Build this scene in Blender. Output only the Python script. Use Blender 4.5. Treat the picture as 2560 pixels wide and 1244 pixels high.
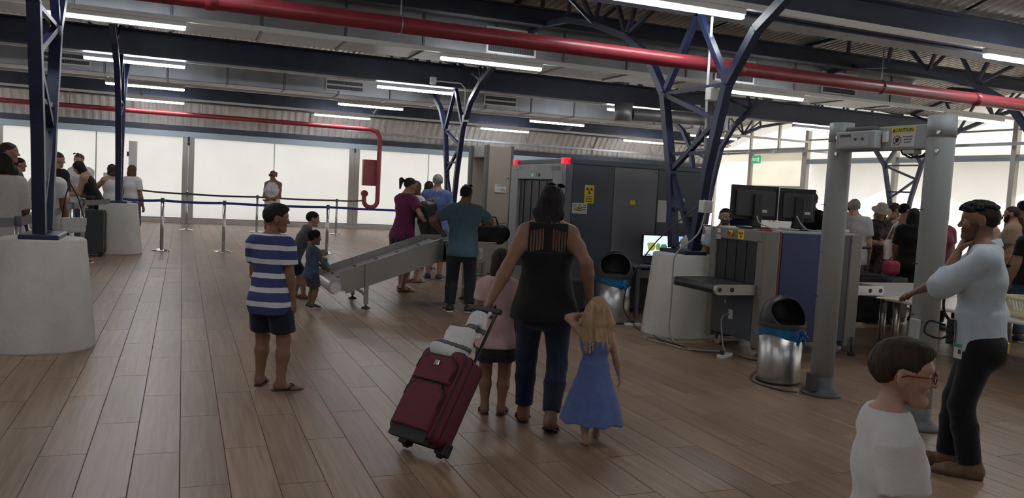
import bpy, bmesh, math, random
import numpy as np
from mathutils import Vector, Matrix

for o in list(bpy.data.objects): bpy.data.objects.remove(o)
SC = bpy.context.scene
COL = SC.collection
PI = math.pi
rnd = random.Random(7)

# ------------------------------------------------------------------ camera
CAM_H = 1.56
YAW, PITCH, ROLL, FPX = .38684048, .07106208, -.05343327, 2036.96
_fw = Vector((math.sin(YAW)*math.cos(PITCH), math.cos(YAW)*math.cos(PITCH), -math.sin(PITCH)))
_rt = Vector((math.cos(YAW), -math.sin(YAW), 0)); _dn = _fw.cross(_rt)
_r2 = _rt*math.cos(ROLL)+_dn*math.sin(ROLL); _d2 = -_rt*math.sin(ROLL)+_dn*math.cos(ROLL)
cd = bpy.data.cameras.new('camera'); cam = bpy.data.objects.new('camera', cd); COL.objects.link(cam)
cd.sensor_width = 36; cd.lens = FPX/2560*36; cd.clip_start = .05; cd.clip_end = 300
cam.matrix_world = Matrix((( _r2.x, -_d2.x, -_fw.x, 0), (_r2.y, -_d2.y, -_fw.y, 0), (_r2.z, -_d2.z, -_fw.z, CAM_H), (0, 0, 0, 1)))
SC.camera = cam

# ------------------------------------------------------------------ sky, sun, exposure
W = bpy.data.worlds.new('sky'); SC.world = W; W.use_nodes = True
nt = W.node_tree; nt.nodes.clear()
wo = nt.nodes.new('ShaderNodeOutputWorld'); bg = nt.nodes.new('ShaderNodeBackground'); sk = nt.nodes.new('ShaderNodeTexSky')
sk.sky_type = 'NISHITA'; sk.sun_disc = False; sk.sun_elevation = math.radians(52); sk.sun_rotation = math.radians(75); sk.dust_density = 2.0
hs = nt.nodes.new('ShaderNodeHueSaturation'); hs.inputs['Saturation'].default_value = .45
nt.links.new(sk.outputs[0], hs.inputs['Color']); nt.links.new(hs.outputs[0], bg.inputs[0]); nt.links.new(bg.outputs[0], wo.inputs[0])
bg.inputs[1].default_value = .25
sd = bpy.data.lights.new('sun', 'SUN'); sd.energy = 3.4; sd.angle = math.radians(.6); sd.color = (1, .95, .86)
sun = bpy.data.objects.new('sun_offscreen', sd); COL.objects.link(sun)
_sd = Vector((-.80, .06, -1.0)).normalized()          # direction the sunlight travels: in over the right-hand wall
sun.rotation_euler = _sd.to_track_quat('-Z', 'Y').to_euler()
SC.view_settings.view_transform = 'Standard'; SC.view_settings.look = 'None'
SC.view_settings.gamma = 1; SC.view_settings.use_curve_mapping = False
SC.view_settings.exposure = 0.20
TUBE_POWER = 42.0

# ------------------------------------------------------------------ helpers
def V(*a): return Vector(a)
MATS = {}
def mat(name, col, rough=.6, metal=0, bump=0, bscale=60, var=0, vscale=4, spec=.5, trans=0, emit=None, estr=1, alpha=1, stretch=None, sheen=0, coat=0):
    if name in MATS: return MATS[name]
    m = bpy.data.materials.new(name); m.use_nodes = True
    n = m.node_tree; b = n.nodes['Principled BSDF']
    b.inputs['Base Color'].default_value = (*col, 1); b.inputs['Roughness'].default_value = rough
    b.inputs['Metallic'].default_value = metal; b.inputs['Specular IOR Level'].default_value = spec
    b.inputs['Transmission Weight'].default_value = trans; b.inputs['Alpha'].default_value = alpha
    b.inputs['Sheen Weight'].default_value = sheen; b.inputs['Coat Weight'].default_value = coat
    if emit: b.inputs['Emission Color'].default_value = (*emit, 1); b.inputs['Emission Strength'].default_value = estr
    if var or bump:
        tc = n.nodes.new('ShaderNodeTexCoord'); src = tc.outputs['Object']
        if stretch:
            mp = n.nodes.new('ShaderNodeMapping'); mp.inputs['Scale'].default_value = stretch
            n.links.new(src, mp.inputs[0]); src = mp.outputs[0]
    if var:
        t = n.nodes.new('ShaderNodeTexNoise'); t.inputs['Scale'].default_value = vscale; t.inputs['Detail'].default_value = 5
        n.links.new(src, t.inputs['Vector'])
        r = n.nodes.new('ShaderNodeValToRGB'); r.color_ramp.elements[0].position = .3; r.color_ramp.elements[1].position = .7
        r.color_ramp.elements[0].color = (*[max(0, c*(1-var)) for c in col], 1); r.color_ramp.elements[1].color = (*[min(1, c*(1+var)) for c in col], 1)
        n.links.new(t.outputs[0], r.inputs[0]); n.links.new(r.outputs[0], b.inputs['Base Color'])
    if bump:
        t = n.nodes.new('ShaderNodeTexNoise'); t.inputs['Scale'].default_value = bscale; t.inputs['Detail'].default_value = 4
        n.links.new(src, t.inputs['Vector'])
        u = n.nodes.new('ShaderNodeBump'); u.inputs['Strength'].default_value = bump; u.inputs['Distance'].default_value = .01
        n.links.new(t.outputs[0], u.inputs['Height']); n.links.new(u.outputs[0], b.inputs['Normal'])
    MATS[name] = m; return m

def tag(o, label=None, cat=None, group=None, kind=None):
    if label: o['label'] = label
    if cat: o['category'] = cat
    if group: o['group'] = group
    if kind: o['kind'] = kind
    return o
def link(name, me, m=None, parent=None, loc=None, rot=None):
    o = bpy.data.objects.new(name, me); COL.objects.link(o)
    if m is not None and me is not None and not me.materials: me.materials.append(m)
    if parent is not None: o.parent = parent
    if loc is not None: o.location = loc
    if rot is not None: o.rotation_euler = rot
    return o
def empty(name, loc=(0, 0, 0), rz=0, label=None, cat=None, group=None, kind=None, parent=None):
    o = bpy.data.objects.new(name, None); COL.objects.link(o); o.location = loc; o.rotation_euler = (0, 0, rz)
    o.empty_display_size = .05
    if parent is not None: o.parent = parent
    return tag(o, label, cat, group, kind)

class MB:
    """collects simple shapes into one mesh"""
    def __init__(s): s.v = []; s.f = []; s.mi = []; s.cur = 0; s.sm = []; s.smooth = False
    def _add(s, vs, fs, smooth=None):
        o = len(s.v); s.v += [tuple(v) for v in vs]
        for f in fs: s.f.append([i+o for i in f]); s.mi.append(s.cur); s.sm.append(s.smooth if smooth is None else smooth)
        return s
    def box(s, lo, hi, M=None):
        x0, y0, z0 = lo; x1, y1, z1 = hi
        vs = [Vector(p) for p in ((x0,y0,z0),(x1,y0,z0),(x1,y1,z0),(x0,y1,z0),(x0,y0,z1),(x1,y0,z1),(x1,y1,z1),(x0,y1,z1))]
        if M is not None: vs = [M @ v for v in vs]
        return s._add(vs, [(0,3,2,1),(4,5,6,7),(0,1,5,4),(1,2,6,5),(2,3,7,6),(3,0,4,7)])
    def bbox(s, lo, hi, b=.01, M=None):
        """box with chamfered edges"""
        x0, y0, z0 = lo; x1, y1, z1 = hi; b = min(b, (x1-x0)*.49, (y1-y0)*.49, (z1-z0)*.49)
        bm = bmesh.new(); bmesh.ops.create_cube(bm, size=1)
        for v in bm.verts: v.co = Vector(((x0+x1)/2+v.co.x*(x1-x0), (y0+y1)/2+v.co.y*(y1-y0), (z0+z1)/2+v.co.z*(z1-z0)))
        bmesh.ops.bevel(bm, geom=bm.edges[:]+bm.verts[:], offset=b, segments=2, affect='EDGES', profile=.5)
        return s.bm(bm, M)
    def bm(s, bm, M=None, smooth=None):
        bm.verts.index_update(); vs = [(M @ v.co) if M is not None else v.co.copy() for v in bm.verts]
        s._add(vs, [[v.index for v in f.verts] for f in bm.faces], smooth); bm.free(); return s
    def ring(s, c, ax, r, n, up=None, r2=None):
        ax = Vector(ax).normalized(); u = Vector(up) if up is not None else (Vector((0,0,1)) if abs(ax.z) < .9 else Vector((1,0,0)))
        a = ax.cross(u).normalized(); b = ax.cross(a).normalized(); r2 = r if r2 is None else r2
        return [Vector(c)+a*r*math.cos(2*PI*i/n)+b*r2*math.sin(2*PI*i/n) for i in range(n)]
    def loft(s, rings, cap=True, smooth=True, closed=False):
        n = len(rings[0]); vs = [v for r in rings for v in r]; fs = []
        m = len(rings)
        for k in range(m if closed else m-1):
            for i in range(n):
                j = (i+1) % n; k2 = (k+1) % m
                fs.append((k*n+i, k*n+j, k2*n+j, k2*n+i))
        s._add(vs, fs, smooth)
        if cap and not closed:
            o = len(s.v)-len(vs)
            for fc in (list(range(n))[::-1], [(m-1)*n+i for i in range(n)]):
                s.f.append([o+i for i in fc]); s.mi.append(s.cur); s.sm.append(False)
        return s
    def cyl(s, p0, p1, r, n=12, r1=None, cap=True):
        p0, p1 = Vector(p0), Vector(p1); ax = p1-p0
        return s.loft([s.ring(p0, ax, r, n), s.ring(p1, ax, r if r1 is None else r1, n)], cap)
    def bar(s, p0, p1, w, h=None, up=(0, 0, 1)):
        p0, p1 = Vector(p0), Vector(p1); ax = (p1-p0).normalized(); h = w if h is None else h
        u = Vector(up)
        if abs(ax.dot(u)) > .99: u = Vector((0, 1, 0))
        a = ax.cross(u).normalized(); b = a.cross(ax).normalized()
        R = [[p+a*w/2*sx+b*h/2*sy for sx, sy in ((-1,-1),(1,-1),(1,1),(-1,1))] for p in (p0, p1)]
        return s.loft(R, True, False)
    def tube(s, pts, r, n=8, closed=False, cap=True):
        pts = [Vector(p) for p in pts]; rings = []; a = None; m = len(pts)
        for i, p in enumerate(pts):
            t = (pts[(i+1) % m]-pts[i-1]) if closed else (pts[min(i+1, m-1)]-pts[max(i-1, 0)])
            t.normalize()
            if a is None: a = t.cross(Vector((0,0,1)) if abs(t.z) < .9 else Vector((1,0,0))).normalized()
            a = (a-t*a.dot(t)).normalized(); b = t.cross(a); rr = r[i] if isinstance(r, (list, tuple)) else r
            rings.append([p+a*rr*math.cos(2*PI*k/n)+b*rr*math.sin(2*PI*k/n) for k in range(n)])
        return s.loft(rings, cap, True, closed)
    def lathe(s, prof, n=24, c=(0, 0, 0), cap=False):
        c = Vector(c)
        return s.loft([[c+Vector((r*math.cos(2*PI*i/n), r*math.sin(2*PI*i/n), z)) for i in range(n)] for r, z in prof], cap)
    def prism(s, poly, axis, a, b):
        """extrude a 2-D outline along axis 0/1/2 from a to b"""
        def P(u, v, w): return Vector((w, u, v)) if axis == 0 else Vector((u, w, v)) if axis == 1 else Vector((u, v, w))
        return s.loft([[P(u, v, a) for u, v in poly], [P(u, v, b) for u, v in poly]], True, False)
    def sphere(s, c, r, n=10, sc=(1, 1, 1)):
        c = Vector(c); rings = []
        for i in range(1, n): 
            t = PI*i/n; rings.append([c+Vector((r*sc[0]*math.sin(t)*math.cos(2*PI*k/(2*n)), r*sc[1]*math.sin(t)*math.sin(2*PI*k/(2*n)), r*sc[2]*math.cos(t))) for k in range(2*n)])
        return s.loft(rings, True, True)
    def mesh(s, name='mesh', mats=None):
        me = bpy.data.meshes.new(name); me.from_pydata(s.v, [], s.f)
        if mats:
            for m in mats: me.materials.append(m)
        me.polygons.foreach_set('material_index', s.mi); me.polygons.foreach_set('use_smooth', s.sm)
        bm = bmesh.new(); bm.from_mesh(me); bmesh.ops.recalc_face_normals(bm, faces=bm.faces); bm.to_mesh(me); bm.free()
        me.update(); return me
    def build(s, name, m, parent=None, loc=None, rot=None):
        me = s.mesh(name, m if isinstance(m, (list, tuple)) else [m])
        return link(name, me, None, parent, loc, rot)
def arc(c, r, a0, a1, n, plane='xz'):
    out = []
    for i in range(n+1):
        t = math.radians(a0+(a1-a0)*i/n); u, v = r*math.cos(t), r*math.sin(t)
        out.append(Vector(c)+(Vector((u, 0, v)) if plane == 'xz' else Vector((0, u, v)) if plane == 'yz' else Vector((u, v, 0))))
    return out
def smooth(pts, sub=5):
    P = [Vector(p) for p in pts]; out = []
    for i in range(len(P)-1):
        a, b, c, d = P[max(i-1, 0)], P[i], P[i+1], P[min(i+2, len(P)-1)]
        for k in range(sub):
            t = k/sub; out.append(.5*((2*b)+(-a+c)*t+(2*a-5*b+4*c-d)*t*t+(-a+3*b-3*c+d)*t**3))
    return out+[P[-1]]
def text_mesh(body, size, name='text', bold=False, ext=.0006):
    cu = bpy.data.curves.new(name, 'FONT'); cu.body = body; cu.size = size; cu.align_x = 'CENTER'; cu.align_y = 'CENTER'; cu.extrude = ext
    if bold: cu.offset = size*.012
    cu.resolution_u = 2
    o = bpy.data.objects.new(name, cu); COL.objects.link(o)
    me = bpy.data.meshes.new_from_object(o.evaluated_get(bpy.context.evaluated_depsgraph_get()))
    bpy.data.objects.remove(o); bpy.data.curves.remove(cu); return me
# ------------------------------------------------------------------ materials of the place
M_navy = mat('navy paint', (.026, .033, .058), .45, 0, .15, 30, .25, 3)
M_navy2 = mat('navy column paint', (.012, .018, .055), .4, 0, .15, 30, .3, 5)
M_galv = mat('galvanised sheet', (.31, .32, .34), .45, .75, .08, 14, .12, 2.5)
M_sheet = mat('corrugated sheet', (.66, .63, .60), .5, .1, .1, 20, .15, 1.5)
M_white = mat('white plaster', (.52, .505, .46), .8, 0, .35, 25, .06, 6)
M_paint = mat('white painted metal', (.72, .72, .70), .4)
M_pale = mat('pale blue fascia', (.42, .52, .60), .5)
M_red = mat('red pipe paint', (.24, .026, .036), .35, 0, .05, 40, .15, 4)
M_steel = mat('brushed steel', (.55, .55, .54), .3, 1, .08, 8, .06, 3, stretch=(40, 40, 1))
M_chrome = mat('chrome', (.7, .7, .7), .13, 1)
M_black = mat('black plastic', (.018, .018, .020), .45)
M_dark = mat('dark grey plastic', (.05, .05, .055), .5)
M_frame = mat('grey aluminium', (.45, .43, .40), .45, .5)
M_wallp = mat('plain wall paint', (.45, .44, .42), .8, 0, .2, 30, .05, 2)
M_tube = mat('lit tube', (1, 1, 1), .5, emit=(.93, .96, 1.0), estr=TUBE_POWER)

def blind_mat(name, col, wgt=.8):
    m = bpy.data.materials.new(name); m.use_nodes = True; n = m.node_tree; n.nodes.clear()
    out = n.nodes.new('ShaderNodeOutputMaterial'); mix = n.nodes.new('ShaderNodeMixShader'); mix.inputs[0].default_value = wgt
    d = n.nodes.new('ShaderNodeBsdfDiffuse'); t = n.nodes.new('ShaderNodeBsdfTranslucent')
    tc = n.nodes.new('ShaderNodeTexCoord'); no = n.nodes.new('ShaderNodeTexNoise'); no.inputs['Scale'].default_value = 1.3; no.inputs['Detail'].default_value = 6
    r = n.nodes.new('ShaderNodeValToRGB'); r.color_ramp.elements[0].position = .25; r.color_ramp.elements[1].position = .75
    r.color_ramp.elements[0].color = (*[c*.93 for c in col], 1); r.color_ramp.elements[1].color = (*col, 1)
    n.links.new(tc.outputs['Object'], no.inputs['Vector']); n.links.new(no.outputs[0], r.inputs[0])
    n.links.new(r.outputs[0], d.inputs[0]); n.links.new(r.outputs[0], t.inputs[0])
    n.links.new(d.outputs[0], mix.inputs[1]); n.links.new(t.outputs[0], mix.inputs[2]); n.links.new(mix.outputs[0], out.inputs[0])
    return m
M_blind = blind_mat('blind fabric', (.80, .775, .715))
M_memb = blind_mat('gable membrane', (.76, .73, .67))

def plank_mat():
    m = bpy.data.materials.new('wood look plank'); m.use_nodes = True; n = m.node_tree; b = n.nodes['Principled BSDF']
    tc = n.nodes.new('ShaderNodeTexCoord'); gi = n.nodes.new('ShaderNodeNewGeometry'); oi = n.nodes.new('ShaderNodeObjectInfo')
    ad = n.nodes.new('ShaderNodeMath'); ad.operation = 'ADD'; n.links.new(gi.outputs['Random Per Island'], ad.inputs[0]); n.links.new(oi.outputs['Random'], ad.inputs[1])
    fr = n.nodes.new('ShaderNodeMath'); fr.operation = 'FRACT'; n.links.new(ad.outputs[0], fr.inputs[0])
    cv = n.nodes.new('ShaderNodeCombineXYZ'); ml = n.nodes.new('ShaderNodeMath'); ml.operation = 'MULTIPLY'; ml.inputs[1].default_value = 37
    n.links.new(fr.outputs[0], ml.inputs[0]); n.links.new(ml.outputs[0], cv.inputs[2])
    va = n.nodes.new('ShaderNodeVectorMath'); va.operation = 'ADD'; n.links.new(gi.outputs['Position'], va.inputs[0]); n.links.new(cv.outputs[0], va.inputs[1])
    mp = n.nodes.new('ShaderNodeMapping'); mp.inputs['Scale'].default_value = (26, 1.1, 1); n.links.new(va.outputs[0], mp.inputs[0])
    no = n.nodes.new('ShaderNodeTexNoise'); no.inputs['Scale'].default_value = 1.2; no.inputs['Detail'].default_value = 7; no.inputs['Distortion'].default_value = .8
    n.links.new(mp.outputs[0], no.inputs['Vector'])
    r = n.nodes.new('ShaderNodeValToRGB'); r.color_ramp.elements[0].position = .3; r.color_ramp.elements[1].position = .72
    r.color_ramp.elements[0].color = (.190, .117, .072, 1); r.color_ramp.elements[1].color = (.350, .236, .157, 1)
    n.links.new(no.outputs[0], r.inputs[0])
    hv = n.nodes.new('ShaderNodeHueSaturation'); n.links.new(r.outputs[0], hv.inputs['Color'])
    mr = n.nodes.new('ShaderNodeMapRange'); mr.inputs['To Min'].default_value = .86; mr.inputs['To Max'].default_value = 1.12
    n.links.new(fr.outputs[0], mr.inputs[0]); n.links.new(mr.outputs[0], hv.inputs['Value']); n.links.new(hv.outputs[0], b.inputs['Base Color'])
    rr = n.nodes.new('ShaderNodeMapRange'); rr.inputs['To Min'].default_value = .30; rr.inputs['To Max'].default_value = .5
    n.links.new(no.outputs[0], rr.inputs[0]); n.links.new(rr.outputs[0], b.inputs['Roughness'])
    bp = n.nodes.new('ShaderNodeBump'); bp.inputs['Strength'].default_value = .12; bp.inputs['Distance'].default_value = .004
    n.links.new(no.outputs[0], bp.inputs['Height']); n.links.new(bp.outputs[0], b.inputs['Normal'])
    return m
M_plank = plank_mat()
M_grout = mat('dark grout', (.075, .058, .046), .9)

X0, X1, YB, YF = -12.0, 19.7, -6.0, 27.8
# ------------------------------------------------------------------ floor of planks
fl = tag(MB().box((X0, YB, -.12), (X1, YF+.2, -.004)).build('floor', M_grout), 'wood-look plank floor with dark joints', kind='structure')
PW, PL = .236, 1.28
def plank_mesh(l):
    return MB().prism([(-PW/2+.0018, -.003), (PW/2-.0018, -.003), (PW/2-.0018, .0), (PW/2-.004, .0015), (-PW/2+.004, .0015), (-PW/2+.0018, .0)], 1, -l/2+.0025, l/2-.0025)
pm = plank_mesh(PL).mesh('plank', [M_plank])
cam_p = np.array([0, 0, CAM_H]); RM = np.array([list(_r2), list(_d2), list(_fw)])
def proj(p):
    c = RM @ (np.array(p)-cam_p)
    return (1280+FPX*c[0]/c[2], 622+FPX*c[1]/c[2], c[2]) if c[2] > .2 else (-9999, 0, c[2])
pl = []
for i in range(int((X0-.02)/PW), int((X1-.02)/PW)+1):
    x = .02+PW*(i+.5)
    if x-PW/2 < X0 or x+PW/2 > X1: continue
    off = (i % 2)*PL*.5+(.07 if i % 3 == 0 else 0)+.35
    k = int(math.floor((YB-off)/PL))
    while True:
        a, b = off+k*PL, off+(k+1)*PL; k += 1
        if a >= YF: break
        if b <= YB: continue
        a, b = max(a, YB), min(b, YF)
        u, v, d = proj((x, (a+b)/2, 0))
        inview = -120 < u < 2680 and 380 < v < 1330 and d > .5
        pl.append((d if inview else 1e3+abs(d), x, a, b))
pl.sort()
rest = MB()
for q, (d, x, a, b) in enumerate(pl):
    if q < 300 and b-a > PL-.01: link('plank', pm, None, fl, (x, (a+b)/2, 0))
    else:
        l = b-a
        if l < .05: continue
        y = (a+b)/2
        rest.prism([(x-PW/2+.0018, -.003), (x+PW/2-.0018, -.003), (x+PW/2-.0018, .0), (x+PW/2-.004, .0015), (x-PW/2+.004, .0015), (x-PW/2+.0018, .0)], 1, y-l/2+.0025, y+l/2-.0025)
ro = rest.build('plank_rows', M_plank, fl); ro['kind'] = 'stuff'

# ------------------------------------------------------------------ outdoors (seen only as light through the blinds)
M_out = mat('sunlit pale paving', (.62, .59, .53), .9)
og = tag(MB().box((-60, -60, -.5), (80, 90, -.14)).build('outdoor_ground', M_out), kind='structure')

# ------------------------------------------------------------------ vaulted corrugated roof
YG = [-1.1, 8.0, 16.95, 26.6]
ZV, ZA = 4.22, 4.98
def vault(y, a, b): 
    t = (y-a)/(b-a); return ZV+(ZA-ZV)*math.sin(PI*t)**.9 if 0 < t < 1 else ZV
def corrugated(path, x0, x1, wave=.15, amp=.052):
    """trapezoid-ribbed sheet swept along a Y-Z path"""
    n = int((x1-x0)/wave); vs = []; fs = []
    xs = []
    for i in range(n):
        for f, h in ((0, 0), (.30, 0), (.5, 1), (.80, 1)): xs.append((x0+(i+f)*wave, h*amp))
    m = len(xs)
    for j, (y, z) in enumerate(path):
        a = path[max(j-1, 0)]; b = path[min(j+1, len(path)-1)]; ty, tz = b[0]-a[0], b[1]-a[1]; L = math.hypot(ty, tz); ny, nz = -tz/L, ty/L
        if nz < 0: ny, nz = -ny, -nz
        for x, h in xs: vs.append((x, y+ny*h, z+nz*h))
    for j in range(len(path)-1):
        for i in range(m-1): fs.append((j*m+i, j*m+i+1, (j+1)*m+i+1, (j+1)*m+i))
    o = MB(); o._add(vs, fs, False); return o
ceil = empty('ceiling', (0, 0, 0), kind='structure')
bays = [(-6.2, YG[0], True)]+[(YG[k], YG[k+1], False) for k in range(3)]
for a, b, half in bays:
    if half: path = [(a+(b-a)*i/6, ZA-(ZA-ZV)*(i/6)**1.6) for i in range(7)]
    else: path = [(a+(b-a)*i/14, vault(a+(b-a)*i/14, a, b)) for i in range(15)]
    for s in range(6):
        w = (X1+.6-X0)/6; corrugated(path, X0+s*w, X0+(s+1)*w+.15).build('roof_sheet', M_sheet, ceil)
ep = [(26.62, 4.16), (27.0, 4.02), (27.4, 3.72), (27.72, 3.32), (27.9, 2.86)]
for s in range(6):
    w = (X1-X0)/6; corrugated(ep, X0+s*w, X0+(s+1)*w+.15, .22, .045).build('eave_sheet', M_sheet, ceil)
# solid weather deck above, keeps daylight out
dk = MB()
for a, b, half in bays:
    N = 10
    for i in range(N):
        y0, y1 = a+(b-a)*i/N, a+(b-a)*(i+1)/N
        if half: z0, z1 = ZA-(ZA-ZV)*(i/N)**1.6, ZA-(ZA-ZV)*((i+1)/N)**1.6
        else: z0, z1 = vault(y0, a, b), vault(y1, a, b)
        dk._add([(X0-.4, y0, z0+.09), (X1+.05, y0, z0+.09), (X1+.05, y1, z1+.09), (X0-.4, y1, z1+.09), (X0-.4, y0, z0+.2), (X1+.05, y0, z0+.2), (X1+.05, y1, z1+.2), (X0-.4, y1, z1+.2)], [(0,3,2,1),(4,5,6,7),(0,1,5,4),(1,2,6,5),(2,3,7,6),(3,0,4,7)])
for (y0, z0), (y1, z1) in zip(ep[:-1], ep[1:]):
    dk._add([(X0-.4, y0+.08, z0+.08), (X1+.05, y0+.08, z0+.08), (X1+.05, y1+.08, z1+.08), (X0-.4, y1+.08, z1+.08), (X0-.4, y0+.2, z0+.2), (X1+.05, y0+.2, z0+.2), (X1+.05, y1+.2, z1+.2), (X0-.4, y1+.2, z1+.2)], [(0,3,2,1),(4,5,6,7),(0,1,5,4),(1,2,6,5),(2,3,7,6),(3,0,4,7)])
dk.build('roof_deck', M_sheet, ceil)

# girders and ridge purlins (each a trim of the room)
def ibeam(y, z0, z1, w, name, x0=X0, x1=X1-.1):
    t = .03
    m = MB().box((x0, y-w/2, z0), (x1, y+w/2, z0+t)).box((x0, y-w/2, z1-t), (x1, y+w/2, z1)).box((x0, y-.03, z0+t), (x1, y+.03, z1-t))
    return tag(m.build(name, M_navy), kind='structure')
for k, y in enumerate(YG): ibeam(y, 3.68, 4.16, .34, 'trim_%d' % (k+1))
for k, y in enumerate((12.35, 21.6)): ibeam(y, 4.24, 4.52, .22, 'trim_%d' % (k+5))
ibeam(3.4, 4.06, 4.42, .22, 'trim_7')

# ------------------------------------------------------------------ far wall of blinds
def blind_wall_y(y, x0, x1, ztop, name='wall_far', d=1):
    wall = empty(name, (0, 0, 0), kind='structure')
    MB().box((x0, y-.10, 0), (x1, y+.12, .12)).build('kerb', M_white, wall)
    MB().box((x0, y-.02, .12), (x1, y+.08, .17)).build('sill_rail', M_frame, wall)
    MB().box((x0, y-.10, ztop+.18), (x1, y+.06, ztop+.36)).build('eave_beam', M_navy, wall)
    MB().box((x0, y-.14, ztop), (x1, y+.05, ztop+.18)).build('blind_cassette', M_pale, wall)
    posts = [-10.3, -5.05, .15, 5.37, 10.6, 15.85]
    for px in posts:
        for s in (-.09, .09): MB().bbox((px+s-.085, y-.12, .10), (px+s+.085, y-.02, ztop), .012).build('post', M_frame, wall)
        MB().cyl((px, y-.15, ztop-.12), (px, y-.15, ztop+.02), .03, 8).build('blind_winder', M_dark, wall)
    edges = [x0]+posts+[x1]
    for a, b in zip(edges[:-1], edges[1:]):
        a2, b2 = a+.02, b-.02; mid = (a2+b2)/2
        for c, d in ((a2, mid-.012), (mid+.012, b2)):
            n = 8; bm = MB(); vs = []
            for j in range(2):
                for i in range(n+1): vs.append((c+(d-c)*i/n, y+.015*math.sin(i*1.1+c)+(.0), (.18, ztop+.02)[j]))
            bm._add(vs, [(i, i+1, n+2+i, n+1+i) for i in range(n)], True)
            bo = bm.build('blind', M_blind, wall)
        MB().box((mid-.014, y-.02, .17), (mid+.014, y+.0, ztop)).build('blind_seam', M_frame, wall)
    return wall
ZB = 2.68
blind_wall_y(YF, X0, X1, ZB)

# ------------------------------------------------------------------ right wall: door, blinds, gable membrane
wr = empty('wall_right', (0, 0, 0), kind='structure')
XR = X1
MB().box((XR-.05, YB, 0), (XR+.15, 22.2, .14)).build('kerb', M_white, wr)
MB().box((XR-.05, 25.1, 0), (XR+.15, YF, .14)).build('kerb', M_white, wr)
ZR = 3.0
MB().box((XR-.12, YB, ZR), (XR+.04, 22.1, ZR+.10)).build('blind_cassette', M_pale, wr)
MB().box((XR-.08, YB, ZR+.10), (XR+.02, 22.1, ZR+.16)).build('rail', M_frame, wr)
for y in (22.1, 18.35, 14.6, 10.8, 7.0, 3.2, -.6, -4.4): MB().bbox((XR-.14, y-.07, .1), (XR+.02, y+.07, 4.6), .01).build('post', M_frame, wr)
for y in (27.2, 25.15, 23.6): MB().bbox((XR-.08, y-.035, 3.5 if y == 23.6 else .1), (XR+.02, y+.035, 4.6), .01).build('mullion', M_frame, wr)
ys = [22.03, 20.2, 18.42, 16.5, 14.67, 12.7, 10.87, 8.9, 7.07, 5.1, 3.27, 1.3, -.53, -2.5, -4.33, -6.0]
for b, a in zip(ys[:-1], ys[1:]):
    n = 8; bm = MB(); vs = []
    for j in range(5):
        for i in range(n+1): vs.append((XR+.02+.012*math.sin(i*1.3+a+j*.7), a+.012+(b-a-.024)*i/n, .14+(ZR+.02-.14)*j/4))
    bm._add(vs, [(j*(n+1)+i, j*(n+1)+i+1, (j+1)*(n+1)+i+1, (j+1)*(n+1)+i) for j in range(4) for i in range(n)], True); bm.build('blind', M_blind, wr)
for a, b in ((25.2, 27.75),):
    bm = MB(); bm._add([(XR+.02, a, .14), (XR+.02, b, .14), (XR+.02, b, 3.5), (XR+.02, a, 3.5)], [(0, 1, 2, 3)]); bm.build('blind', M_blind, wr)
# gable membrane up to the vaults
for a, b, half in bays:
    N = 10; bm = MB(); vs = []
    zb = 3.16 if b < 20 else 3.16
    for i in range(N+1):
        y = a+(b-a)*i/N
        z1 = (ZA-(ZA-ZV)*(i/N)**1.6 if half else vault(y, a, b))+.08
        vs += [(XR+.04, y, zb), (XR+.04, y, z1)]
    bm._add(vs, [(2*i, 2*i+2, 2*i+3, 2*i+1) for i in range(N)]); bm.build('gable_membrane', M_memb, wr)
bm = MB(); bm._add([(XR+.04, 26.6, 3.16), (XR+.04, 27.9, 2.9), (XR+.04, 27.45, 3.7), (XR+.04, 26.6, 4.2)], [(0, 1, 2, 3)]); bm.build('gable_membrane', M_memb, wr)
MB().box((XR-.06, 22.2, 3.50), (XR+.02, YF, 3.58)).build('rail', M_frame, wr)
MB().box((XR-.05, YB, 3.78), (XR+.0, 22.1, 3.83)).build('rail', M_frame, wr)
# outside canopy that shades the upper blinds
cn = MB(); vs = []
for i in range(41):
    y = -6+28*i/40; ov = .95+.16*math.sin(y*1.3)+.12*math.sin(y*2.9+1)
    vs += [(XR+.12, y, 3.25), (XR+ov, y, 3.14), (XR+ov, y, 3.17), (XR+.12, y, 3.28)]
cn._add(vs, [(4*i+a, 4*i+b, 4*i+4+b, 4*i+4+a) for i in range(40) for a, b in ((0, 1), (1, 2), (2, 3), (3, 0))])
cn.build('outside_canopy', M_wallp, wr)
# exit door with glazed transom
dr = empty('door_1', (0, 0, 0), kind='structure')
for y in (22.25, 25.05): MB().bbox((XR-.1, y-.06, 0), (XR+.03, y+.06, 3.5), .01).build('door_jamb', M_frame, dr)
for z in (2.12, 3.42): MB().bbox((XR-.1, 22.3, z), (XR+.03, 25.0, z+.12), .01).build('door_rail', M_frame, dr)
MB().box((XR-.01, 22.31, 2.25), (XR+.01, 24.99, 3.42)).build('transom_pane', M_blind, dr)
for a, b in ((22.32, 23.64), (23.66, 24.98)):
    lf = MB().bbox((XR-.06, a, .02), (XR, b, 2.11), .01).build('door_leaf', M_paint, dr)
    MB().bbox((XR-.12, (b-.12 if a < 23 else a+.08), .95), (XR-.06, (b-.08 if a < 23 else a+.12), 1.2), .008).build('handle', M_steel, lf)
# left and back walls, out of the picture: plain, without windows or lamps
wl = tag(MB().box((X0-.15, YB-.15, 0), (X0, YF+.2, 5.2)).build('wall_left', M_wallp), kind='structure')
wb = tag(MB().box((X0-.15, YB-.3, 0), (X1+.1, YB-.02, 5.2)).build('wall_back', M_wallp), kind='structure')

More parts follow.
